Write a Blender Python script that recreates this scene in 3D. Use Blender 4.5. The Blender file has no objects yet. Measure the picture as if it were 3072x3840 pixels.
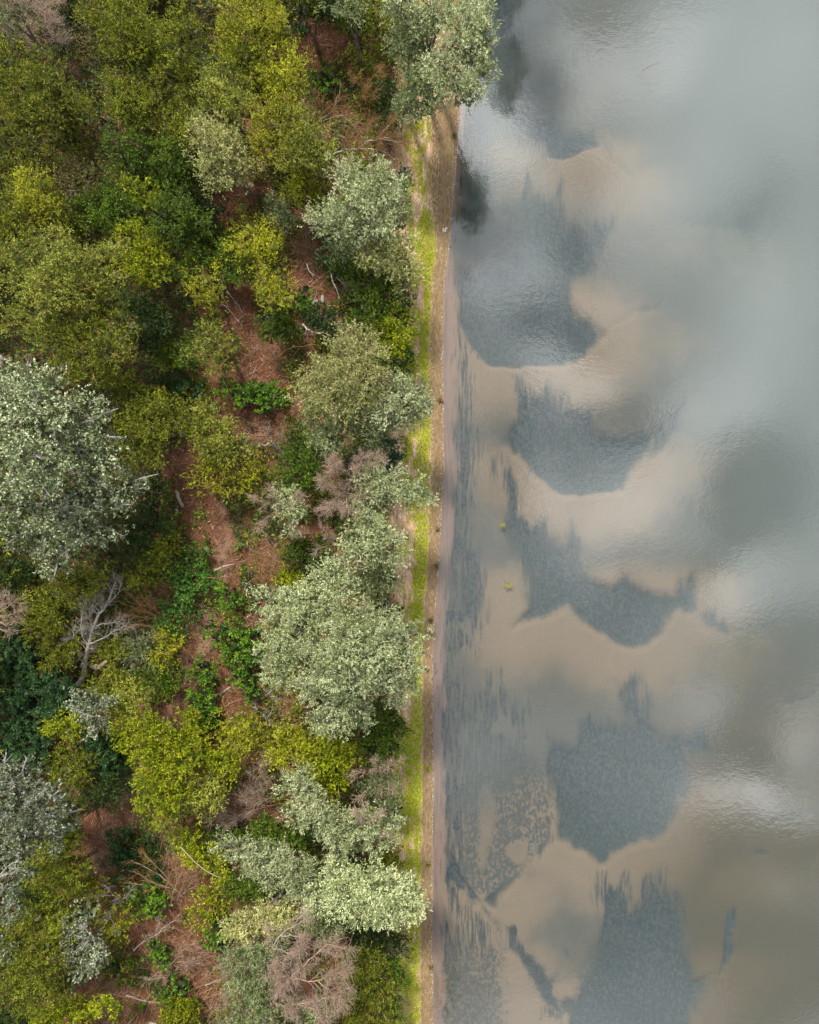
import bpy, math
import numpy as np

# ------------------------------------------------------------------ camera, sky, sun, exposure
SC = bpy.context.scene
COL = SC.collection
H = 60.0            # height of the camera above the water
PXM = 48.0          # photograph pixels per metre at water level
CX, CY = 1536.0, 1920.0
NX, NY = 1765.0, 2060.0   # the pixel straight below the camera (the picture is an off-centre crop)

cam_d = bpy.data.cameras.new('camera')
cam = bpy.data.objects.new('camera', cam_d)
COL.objects.link(cam)
cam.location = ((NX - CX) / PXM, -(NY - CY) / PXM, H)
cam.rotation_euler = (0, 0, 0)
cam_d.sensor_fit = 'VERTICAL'
cam_d.angle = 2 * math.atan(3840 / PXM / 2 / H)
cam_d.shift_x = (CX - NX) / 3840
cam_d.shift_y = (NY - CY) / 3840
cam_d.clip_start = 0.5
cam_d.clip_end = 8000
SC.camera = cam

SUN_EL, SUN_AZ = math.radians(53), math.radians(-14)   # azimuth measured from +Y towards +X
wd = bpy.data.worlds.new('World')
SC.world = wd
wd.use_nodes = True
wt = wd.node_tree
wt.nodes.clear()


def N(nt, typ, **kw):
    n = nt.nodes.new(typ)
    for k, v in kw.items():
        if k == 'inp':
            for a, b in v.items():
                n.inputs[a].default_value = b
        else:
            setattr(n, k, v)
    return n


def L(nt, a, b):
    nt.links.new(a, b)


w_out = N(wt, 'ShaderNodeOutputWorld')
w_bg = N(wt, 'ShaderNodeBackground', inp={'Strength': 0.1})
L(wt, w_bg.outputs[0], w_out.inputs[0])
sky = N(wt, 'ShaderNodeTexSky', sky_type='NISHITA', sun_disc=False, sun_elevation=SUN_EL,
        sun_rotation=SUN_AZ, altitude=100, air_density=1.0, dust_density=2.0, ozone_density=1.0)
tc = N(wt, 'ShaderNodeTexCoord')
sep = N(wt, 'ShaderNodeSeparateXYZ')
L(wt, tc.outputs['Generated'], sep.inputs[0])
mz = N(wt, 'ShaderNodeMath', operation='MAXIMUM', inp={1: 0.08})
L(wt, sep.outputs[2], mz.inputs[0])
dx = N(wt, 'ShaderNodeMath', operation='DIVIDE')
dy = N(wt, 'ShaderNodeMath', operation='DIVIDE')
L(wt, sep.outputs[0], dx.inputs[0]); L(wt, mz.outputs[0], dx.inputs[1])
L(wt, sep.outputs[1], dy.inputs[0]); L(wt, mz.outputs[0], dy.inputs[1])
cld = N(wt, 'ShaderNodeCombineXYZ')               # a flat cloud deck overhead
L(wt, dx.outputs[0], cld.inputs[0]); L(wt, dy.outputs[0], cld.inputs[1])


def sky_uv(px, py):
    return ((px - NX) / PXM / H, -(py - NY) / PXM / H)


# bright and thin places of the cloud deck: (x, y, half width, half height, turn in degrees, gain)
CLOUDS = [
    (1800, 500, 200, 260, -20, .75), (1760, 330, 130, 150, 0, .35), (2330, 240, 330, 210, 30, .55), (2480, 700, 240, 420, -30, .42),
    (2050, 1330, 150, 110, 0, .55), (1960, 1010, 190, 110, 0, .35), (2190, 1470, 170, 110, 0, .42), (2330, 1940, 300, 200, 30, .55), (2640, 1620, 260, 170, 40, .48),
    (2830, 2200, 230, 200, 35, .42), (2830, 2990, 250, 75, -8, .75), (2920, 3350, 150, 160, 0, .22), (2960, 2760, 120, 110, 0, .35), (2660, 2650, 160, 120, 0, .28),
    (2900, 300, 420, 480, 0, .40), (2900, 1150, 360, 460, 0, .34), (2040, 330, 130, 190, 20, -.25), (2800, 760, 260, 150, 10, -.22), (2560, 180, 120, 300, -35, .25), (1830, 1080, 120, 120, 0, .30), (2050, 1850, 120, 130, 0, .40), (1990, 600, 140, 150, 0, .30), (2690, 3640, 60, 160, -25, .35),
    (2050, 110, 130, 110, 0, .25),
    (2270, 70, 150, 100, 0, -0.58), (2090, 1230, 200, 110, -25, -0.42), (2310, 1570, 150, 110, 10, -0.48), (2820, 1800, 220, 190, 0, -0.48), (2700, 2060, 200, 60, 33, -0.37),
    (2860, 3480, 330, 380, 0, -.40), (2950, 2400, 230, 170, 20, -0.53), (2830, 2740, 130, 150, 20, -0.42), (2680, 3380, 90, 260, 0, -0.41), (2990, 3160, 130, 120, 0, -0.48), (2140, 640, 150, 100, 0, -0.24),
    (2180, 930, 170, 130, 0, -0.26), (2000, 2500, 420, 330, 0, -0.24), (2000, 3300, 480, 420, 0, -0.41), (1900, 1700, 90, 300, 0, -0.26)]
nz1 = N(wt, 'ShaderNodeTexNoise', inp={'Scale': 3.1, 'Detail': 5.0, 'Roughness': 0.55, 'Distortion': 0.4})
L(wt, cld.outputs[0], nz1.inputs['Vector'])
nz2 = N(wt, 'ShaderNodeTexNoise', inp={'Scale': 8.0, 'Detail': 4.0, 'Roughness': 0.5})
L(wt, cld.outputs[0], nz2.inputs['Vector'])
# slightly warped lookup so that the cloud outlines are irregular
wv = N(wt, 'ShaderNodeVectorMath', operation='SUBTRACT', inp={1: (0.5, 0.5, 0.5)})
L(wt, nz2.outputs['Color'], wv.inputs[0])
ws = N(wt, 'ShaderNodeVectorMath', operation='SCALE', inp={'Scale': 0.10})
L(wt, wv.outputs[0], ws.inputs[0])
wa = N(wt, 'ShaderNodeVectorMath', operation='ADD')
L(wt, cld.outputs[0], wa.inputs[0]); L(wt, ws.outputs[0], wa.inputs[1])
acc = N(wt, 'ShaderNodeMapRange', inp={'From Min': 0.3, 'From Max': 0.72, 'To Min': 0.05, 'To Max': 0.34})
L(wt, nz1.outputs['Fac'], acc.inputs['Value'])
cur = acc.outputs[0]
for (px, py, rx, ry, rot, gain) in CLOUDS:
    u, v = sky_uv(px, py)
    mp = N(wt, 'ShaderNodeMapping', vector_type='TEXTURE')
    mp.inputs['Location'].default_value = (u, v, 0)
    mp.inputs['Rotation'].default_value = (0, 0, math.radians(rot))
    mp.inputs['Scale'].default_value = (rx / PXM / H * 1.5, ry / PXM / H * 1.5, 1)
    L(wt, wa.outputs[0], mp.inputs['Vector'])
    gr = N(wt, 'ShaderNodeTexGradient', gradient_type='SPHERICAL')
    L(wt, mp.outputs[0], gr.inputs[0])
    sm = N(wt, 'ShaderNodeMapRange', interpolation_type='SMOOTHSTEP')
    L(wt, gr.outputs['Fac'], sm.inputs['Value'])
    ma = N(wt, 'ShaderNodeMath', operation='MULTIPLY_ADD', inp={1: gain})
    L(wt, sm.outputs[0], ma.inputs[0]); L(wt, cur, ma.inputs[2])
    cur = ma.outputs[0]
cclamp = N(wt, 'ShaderNodeClamp', inp={'Min': 0.0, 'Max': 1.6})
L(wt, cur, cclamp.inputs['Value'])
ccol = N(wt, 'ShaderNodeMix', data_type='RGBA', clamp_factor=False)
ccol.inputs[6].default_value = (1.5, 1.9, 2.4, 1)
ccol.inputs[7].default_value = (27.0, 27.6, 28.2, 1)
L(wt, cclamp.outputs[0], ccol.inputs[0])
cmix = N(wt, 'ShaderNodeMix', data_type='RGBA', inp={0: 0.88})
# towards the horizon the deck thins into pale haze
hz = N(wt, 'ShaderNodeMapRange', interpolation_type='SMOOTHSTEP', inp={'From Min': 0.12, 'From Max': 0.55})
L(wt, sep.outputs[2], hz.inputs['Value'])
hmix = N(wt, 'ShaderNodeMix', data_type='RGBA')
hmix.inputs[6].default_value = (6.2, 6.6, 7.0, 1)
L(wt, hz.outputs[0], hmix.inputs[0]); L(wt, ccol.outputs[2], hmix.inputs[7])
L(wt, sky.outputs[0], cmix.inputs[6]); L(wt, hmix.outputs[2], cmix.inputs[7])
L(wt, cmix.outputs[2], w_bg.inputs['Color'])

sun_d = bpy.data.lights.new('sun', 'SUN')
sun_d.energy = 3.5
sun_d.angle = math.radians(9)
sun_d.color = (1.0, 0.95, 0.86)
sun = bpy.data.objects.new('sun', sun_d)
COL.objects.link(sun)
sun.location = (0, 0, 90)
sun.rotation_euler = (math.pi / 2 - SUN_EL, 0, math.pi - SUN_AZ)
SC.view_settings.view_transform = 'Standard'
SC.view_settings.look = 'None'
SC.view_settings.gamma = 1
SC.view_settings.use_curve_mapping = False
SC.view_settings.exposure = 0.5
SC.cycles.max_bounces = 10
SC.cycles.diffuse_bounces = 4
SC.cycles.glossy_bounces = 3
SC.cycles.transparent_max_bounces = 12
SC.cycles.volume_bounces = 1
SC.cycles.sample_clamp_indirect = 6
SC.cycles.caustics_reflective = False
SC.cycles.caustics_refractive = False

# ------------------------------------------------------------------ helpers


def W(px, py, z=0.0):
    """World point at height z that stands at photograph pixel (px, py)."""
    k = (H - z) / H / PXM
    return np.array([(NX - CX) / PXM + (px - NX) * k, -(NY - CY) / PXM - (py - NY) * k, z])


def smooth(a, b, x):
    t = np.clip((x - a) / (b - a), 0, 1)
    return t * t * (3 - 2 * t)


def nrm(v):
    return v / np.maximum(np.linalg.norm(v, axis=-1, keepdims=True), 1e-9)


def vnoise(x, y, seed=0, oct=3):
    """cheap smooth value noise on arrays, 0..1"""
    r = np.random.default_rng(seed)
    tab = r.random((64, 64))
    out = np.zeros_like(x, dtype=float); amp = 1.0; tot = 0.0
    for o in range(oct):
        xi = np.floor(x).astype(int); yi = np.floor(y).astype(int)
        fx = x - xi; fy = y - yi
        fx = fx * fx * (3 - 2 * fx); fy = fy * fy * (3 - 2 * fy)
        a = tab[xi % 64, yi % 64]; b = tab[(xi + 1) % 64, yi % 64]
        c = tab[xi % 64, (yi + 1) % 64]; d = tab[(xi + 1) % 64, (yi + 1) % 64]
        out += amp * ((a * (1 - fx) + b * fx) * (1 - fy) + (c * (1 - fx) + d * fx) * fy)
        tot += amp; amp *= 0.5
        x = x * 2.03 + 17.3; y = y * 2.03 + 5.1
    return out / tot


TRIS = [0]


def make_mesh(name, verts, faces, mat, face_attr=None, vert_attr=None, smooth_shade=False):
    verts = np.ascontiguousarray(verts, dtype=np.float32)
    faces = np.ascontiguousarray(faces, dtype=np.int32)
    k = faces.shape[1]
    me = bpy.data.meshes.new(name)
    me.vertices.add(len(verts)); me.vertices.foreach_set('co', verts.ravel())
    me.loops.add(faces.size); me.loops.foreach_set('vertex_index', faces.ravel())
    me.polygons.add(len(faces))
    me.polygons.foreach_set('loop_start', np.arange(0, faces.size, k, dtype=np.int32))
    me.polygons.foreach_set('use_smooth', np.full(len(faces), smooth_shade))
    me.update(calc_edges=True)
    for dom, attrs in (('FACE', face_attr), ('POINT', vert_attr)):
        for an, arr in (attrs or {}).items():
            a = me.attributes.new(an, 'FLOAT', dom)
            a.data.foreach_set('value', np.ascontiguousarray(arr, dtype=np.float32))
    if mat:
        me.materials.append(mat)
    TRIS[0] += len(faces) * (k - 2)
    return me


def obj(name, me, parent=None, loc=None):
    o = bpy.data.objects.new(name, me)
    COL.objects.link(o)
    if parent is not None:
        o.parent = parent
    if loc is not None:
        o.location = loc
    return o


def tag(o, label=None, cat=None, group=None, kind=None):
    if label: o['label'] = label
    if cat: o['category'] = cat
    if group: o['group'] = group
    if kind: o['kind'] = kind
    return o


# ------------------------------------------------------------------ materials


def new_mat(name):
    m = bpy.data.materials.new(name)
    m.use_nodes = True
    m.node_tree.nodes.clear()
    out = N(m.node_tree, 'ShaderNodeOutputMaterial')
    return m, m.node_tree, out


def leaf_mat(name, cols, trans=0.3, rough=0.5, spec=0.3, tcol=None):
    m, nt, out = new_mat(name)
    at = N(nt, 'ShaderNodeAttribute', attribute_name='tint')
    cr = N(nt, 'ShaderNodeValToRGB')
    els = cr.color_ramp.elements
    pos = np.linspace(0.05, 0.95, len(cols))
    while len(els) < len(cols):
        els.new(0.5)
    for e, p, c in zip(els, pos, cols):
        e.position = p; e.color = (*c, 1)
    L(nt, at.outputs['Fac'], cr.inputs[0])
    oi = N(nt, 'ShaderNodeObjectInfo')
    mr = N(nt, 'ShaderNodeMapRange', inp={'To Min': 0.82, 'To Max': 1.25})
    L(nt, oi.outputs['Random'], mr.inputs[0])
    hs = N(nt, 'ShaderNodeHueSaturation')
    L(nt, cr.outputs[0], hs.inputs['Color']); L(nt, mr.outputs[0], hs.inputs['Value'])
    pb = N(nt, 'ShaderNodeBsdfPrincipled', inp={'Roughness': rough, 'Specular IOR Level': spec})
    L(nt, hs.outputs[0], pb.inputs['Base Color'])
    tr = N(nt, 'ShaderNodeBsdfTranslucent')
    tm = N(nt, 'ShaderNodeMix', data_type='RGBA', blend_type='MULTIPLY', inp={0: 1.0})
    tm.inputs[7].default_value = (*(tcol or (1.25, 1.2, 0.7)), 1)
    L(nt, hs.outputs[0], tm.inputs[6]); L(nt, tm.outputs[2], tr.inputs['Color'])
    mx = N(nt, 'ShaderNodeMixShader', inp={0: trans})
    L(nt, pb.outputs[0], mx.inputs[1]); L(nt, tr.outputs[0], mx.inputs[2])
    L(nt, mx.outputs[0], out.inputs[0])
    return m


def bark_mat(name, a, b, scale=9.0):
    m, nt, out = new_mat(name)
    tcn = N(nt, 'ShaderNodeTexCoord')
    nz = N(nt, 'ShaderNodeTexNoise', inp={'Scale': scale, 'Detail': 4.0, 'Roughness': 0.65})
    L(nt, tcn.outputs['Object'], nz.inputs['Vector'])
    cr = N(nt, 'ShaderNodeValToRGB')
    cr.color_ramp.elements[0].position = 0.35; cr.color_ramp.elements[0].color = (*a, 1)
    cr.color_ramp.elements[1].position = 0.65; cr.color_ramp.elements[1].color = (*b, 1)
    L(nt, nz.outputs['Fac'], cr.inputs[0])
    pb = N(nt, 'ShaderNodeBsdfPrincipled', inp={'Roughness': 0.85, 'Specular IOR Level': 0.2})
    L(nt, cr.outputs[0], pb.inputs['Base Color'])
    bp = N(nt, 'ShaderNodeBump', inp={'Strength': 0.5, 'Distance': 0.02})
    L(nt, nz.outputs['Fac'], bp.inputs['Height']); L(nt, bp.outputs[0], pb.inputs['Normal'])
    L(nt, pb.outputs[0], out.inputs[0])
    return m


# ------------------------------------------------------------------ ground, river bed, river
SHORE = np.array([(-800, 1755), (0, 1737), (250, 1730), (400, 1725), (600, 1712), (700, 1703), (880, 1690), (950, 1684), (1016, 1670), (1190, 1664), (1400, 1662),
                  (1540, 1664), (1770, 1667), (1890, 1658), (2130, 1646), (2350, 1630), (2480, 1623), (2700, 1627), (2900, 1627), (3190, 1624), (3500, 1622), (3840, 1626), (4600, 1640)], float)


def shore_px(py):
    return np.interp(py, SHORE[:, 0], SHORE[:, 1])


def shore_x(y):
    py = CY - y * PXM
    j = 11 * (vnoise(py / 75.0, py * 0 + 3.3, 5, 3) - .5)
    return (shore_px(py) + j - CX) / PXM


def land_z(d, x, y):
    """height of the bank, d metres inland of the waterline"""
    z = .085 * np.clip(d, 0, 1.1) + .16 * smooth(.9, 2.4, d) + .30 * smooth(2.0, 6.0, d)
    z = z + smooth(2.5, 8, d) * (.35 * vnoise(x * .22 + 40, y * .22 + 40, 9, 4) - .1)
    return z + .02 * smooth(.3, 1.2, d) * (vnoise(x * 2.5, y * 1.2, 12, 2) - .5)


def ground_z(x, y):
    xx = np.array([x], float); yy = np.array([y], float)
    d = shore_x(yy) - xx
    return float(land_z(d, xx, yy)[0]) if d[0] > 0 else 0.0


def grid(s, y):
    S, Y = np.meshgrid(s, y, indexing='ij')
    i = np.arange(S.size).reshape(S.shape)
    f = np.stack([i[:-1, :-1], i[1:, :-1], i[1:, 1:], i[:-1, 1:]], -1).reshape(-1, 4)
    return S.ravel(), Y.ravel(), f


far = np.array([70, 110, 180, 320, 600, 1100, 2000.])
yfine = np.arange(-46, 46.01, .19)
yy_ = np.concatenate([-far[::-1], [-56, -50], yfine, [50, 56], far])
sl = np.concatenate([-far[::-1], [-54, -48, -44, -41], np.arange(-38, -4.5, .22), np.arange(-4.4, 0.001, .10)])
sl[-1] = 0.0
S, Y, F = grid(sl, yy_)
X = shore_x(Y) + S
D = -S
Z = land_z(D, X, Y)
PX, PY = CX + X * PXM, CY - Y * PXM
spx = shore_px(PY) - PX                       # pixels inland


def band(ys, vals, py):
    return np.interp(py, ys, vals)


dirt_w = band([0, 430, 700, 880, 1000, 1300, 1900, 2500, 3840], [115, 105, 88, 60, 44, 54, 46, 42, 48], PY)
gy = [0, 430, 600, 800, 950, 1100, 1300, 1600, 1750, 2000, 2300, 2600, 2900, 3200, 3500, 3840]
gc_ = [1570, 1585, 1590, 1597, 1608, 1607, 1602, 1606, 1580, 1586, 1570, 1566, 1558, 1558, 1554, 1553]
gh_ = [60, 52, 46, 34, 40, 24, 22, 30, 28, 28, 26, 26, 44, 42, 40, 42]


def grass_mask(px, py):
    c = band(gy, gc_, py); h = band(gy, gh_, py)
    d = 1 - np.abs(px - c) / h
    n1 = vnoise(px / 7.0, py / 70.0, 21, 3); n2 = vnoise(px / 30., py / 45.0, 22, 3)
    strip = smooth(.36, .60, d * .62 + (n1 - .5) * 1.0 + (n2 - .5) * .9 + .44)
    dens_ = band([0, 780, 860, 1500, 1720, 1900, 2050, 2550, 2700, 3000, 3300, 3840], [.18, .22, .6, .6, .36, .4, .56, .56, .44, .46, .36, .36], py)
    strip = strip * smooth(.62, .40, vnoise(px / 6.5, py / 48., 24, 3) - (dens_ - .30) * 1.1 + .04)
    # streaky second band on the inland side
    c2 = c - 58; d2 = 1 - np.abs(px - c2) / 42
    weak = .75 * smooth(.52, .72, d2 * .35 + n1 * .55 + (n2 - .5) * .9 + .05)
    weak = weak * (1 - smooth(1650, 2500, py) * smooth(2800, 2550, py) * .8)
    return np.clip(np.maximum(strip, weak), 0, 1)


edge = spx - dirt_w + 14 * (vnoise(PX / 14., PY / 40., 31, 3) - .5)
a_dirt = smooth(8, -8, edge)
a_grass = grass_mask(PX, PY) * smooth(-4, 10, edge)
forest_edge = 1480 + 50 * (vnoise(PX / 60., PY / 60., 33, 3) - .5) + 40 * smooth(700, 300, PY)
a_straw = smooth(forest_edge - 35, forest_edge + 25, PX)
path_c = np.interp(PY, [1500, 1900, 2060, 2250, 2400, 2560, 2700, 2950, 3200, 3500, 3840], [1000, 860, 850, 815, 770, 690, 640, 480, 400, 400, 420])
a_path = np.exp(-((PX - path_c - 40 * (vnoise(PY / 90., PY * 0, 36, 2) - .5)) / 42.) ** 2) * smooth(1450, 2000, PY)
me = make_mesh('river_bank', np.stack([X, Y, Z], 1), F, None,
               vert_attr={'dirt': a_dirt, 'grassy': a_grass, 'straw': a_straw, 'path': a_path, 'inland': np.clip(spx / PXM, -1, 30)}, smooth_shade=True)
m, nt, out = new_mat('bank_soil_and_litter')
geo = N(nt, 'ShaderNodeNewGeometry')


def attr(nt, n):
    return N(nt, 'ShaderNodeAttribute', attribute_name=n).outputs['Fac']


def noise(nt, vec, scale, detail=4.0, rough=.6, stretch=None):
    if stretch:
        mp = N(nt, 'ShaderNodeMapping'); mp.inputs['Scale'].default_value = stretch
        L(nt, vec, mp.inputs['Vector']); vec = mp.outputs[0]
    n = N(nt, 'ShaderNodeTexNoise', inp={'Scale': scale, 'Detail': detail, 'Roughness': rough})
    L(nt, vec, n.inputs['Vector'])
    return n.outputs['Fac']


def ramp(nt, fac, stops):
    cr = N(nt, 'ShaderNodeValToRGB')
    e = cr.color_ramp.elements
    while len(e) < len(stops):
        e.new(.5)
    for q, (p, c) in zip(e, stops):
        q.position = p; q.color = (*c, 1)
    L(nt, fac, cr.inputs[0])
    return cr.outputs[0]


def mixc(nt, fac, a, b):
    mx = N(nt, 'ShaderNodeMix', data_type='RGBA')
    L(nt, fac, mx.inputs[0])
    for s, v in ((6, a), (7, b)):
        if isinstance(v, tuple):
            mx.inputs[s].default_value = (*v, 1)
        else:
            L(nt, v, mx.inputs[s])
    return mx.outputs[2]


def mrange(nt, v, a, b, c=0., d=1., st=True):
    r = N(nt, 'ShaderNodeMapRange', inp={'From Min': a, 'From Max': b, 'To Min': c, 'To Max': d})
    if st: r.interpolation_type = 'SMOOTHSTEP'
    L(nt, v, r.inputs['Value'])
    return r.outputs[0]


def math_(nt, op, a, b):
    n = N(nt, 'ShaderNodeMath', operation=op)
    for i, v in enumerate((a, b)):
        if isinstance(v, (int, float)):
            n.inputs[i].default_value = v
        else:
            L(nt, v, n.inputs[i])
    return n.outputs[0]


pos = geo.outputs['Position']
fine = noise(nt, pos, 9.0, 5.0, .7)
mid = noise(nt, pos, 1.1, 4.0, .6)
big = noise(nt, pos, .28, 3.0, .55)
streak = noise(nt, pos, 5.0, 4.0, .65, (1.6, .16, 1))
litter = ramp(nt, fine, [(.25, (.035, .015, .009)), (.5, (.135, .055, .030)), (.75, (.30, .15, .09))])
litter2 = ramp(nt, fine, [(.25, (.06, .026, .014)), (.55, (.21, .10, .06)), (.8, (.42, .27, .18))])
forest = mixc(nt, mrange(nt, mid, .46, .74, 0, .8), litter, litter2)
pale = ramp(nt, fine, [(.25, (.22, .13, .085)), (.55, (.40, .27, .19)), (.8, (.60, .46, .35))])
forest = mixc(nt, math_(nt, 'MULTIPLY', attr(nt, 'path'), mrange(nt, mid, .35, .65, .05, .55)), forest, pale)
strawc = ramp(nt, streak, [(.28, (.34, .21, .11)), (.5, (.62, .43, .29)), (.72, (.86, .70, .54))])
strawg = ramp(nt, fine, [(.3, (.16, .14, .02)), (.7, (.42, .34, .12))])
strawc = mixc(nt, mrange(nt, mid, .50, .70, 0, .55), strawc, strawg)
dirtc = ramp(nt, noise(nt, pos, 6.0, 6.0, .7, (1.3, .35, 1)), [(.28, (.15, .095, .045)), (.5, (.25, .168, .088)), (.72, (.38, .27, .16))])
dirt_dark = mixc(nt, mrange(nt, streak, .55, .75, 0, .6), dirtc, (.17, .095, .04))
grc = ramp(nt, fine, [(.3, (.10, .13, .008)), (.7, (.26, .28, .03))])
c = mixc(nt, attr(nt, 'straw'), forest, strawc)
c = mixc(nt, attr(nt, 'grassy'), c, grc)
c = mixc(nt, attr(nt, 'dirt'), c, dirt_dark)
wet = mrange(nt, attr(nt, 'inland'), .03, .17, 1, 0)
c = mixc(nt, math_(nt, 'MULTIPLY', wet, .75), c, (.30, .21, .16))
pb = N(nt, 'ShaderNodeBsdfPrincipled', inp={'Roughness': .9, 'Specular IOR Level': .15})
L(nt, c, pb.inputs['Base Color'])
bp = N(nt, 'ShaderNodeBump', inp={'Strength': .8, 'Distance': .05})
L(nt, fine, bp.inputs['Height']); L(nt, bp.outputs[0], pb.inputs['Normal'])
L(nt, pb.outputs[0], out.inputs[0])
me.materials.append(m)
tag(obj('ground', me), kind='structure')

# ---- river bed: sand dunes with silty weed-grown troughs
R1 = lambda pts: [(1600 + x * .8533, y * .8533) for x, y in pts]
R2 = lambda pts: [(1600 + x * .8533, 1280 + y * .8533) for x, y in pts]
R3 = lambda pts: [(1600 + x * .8533, 2560 + y * .8533) for x, y in pts]
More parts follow.
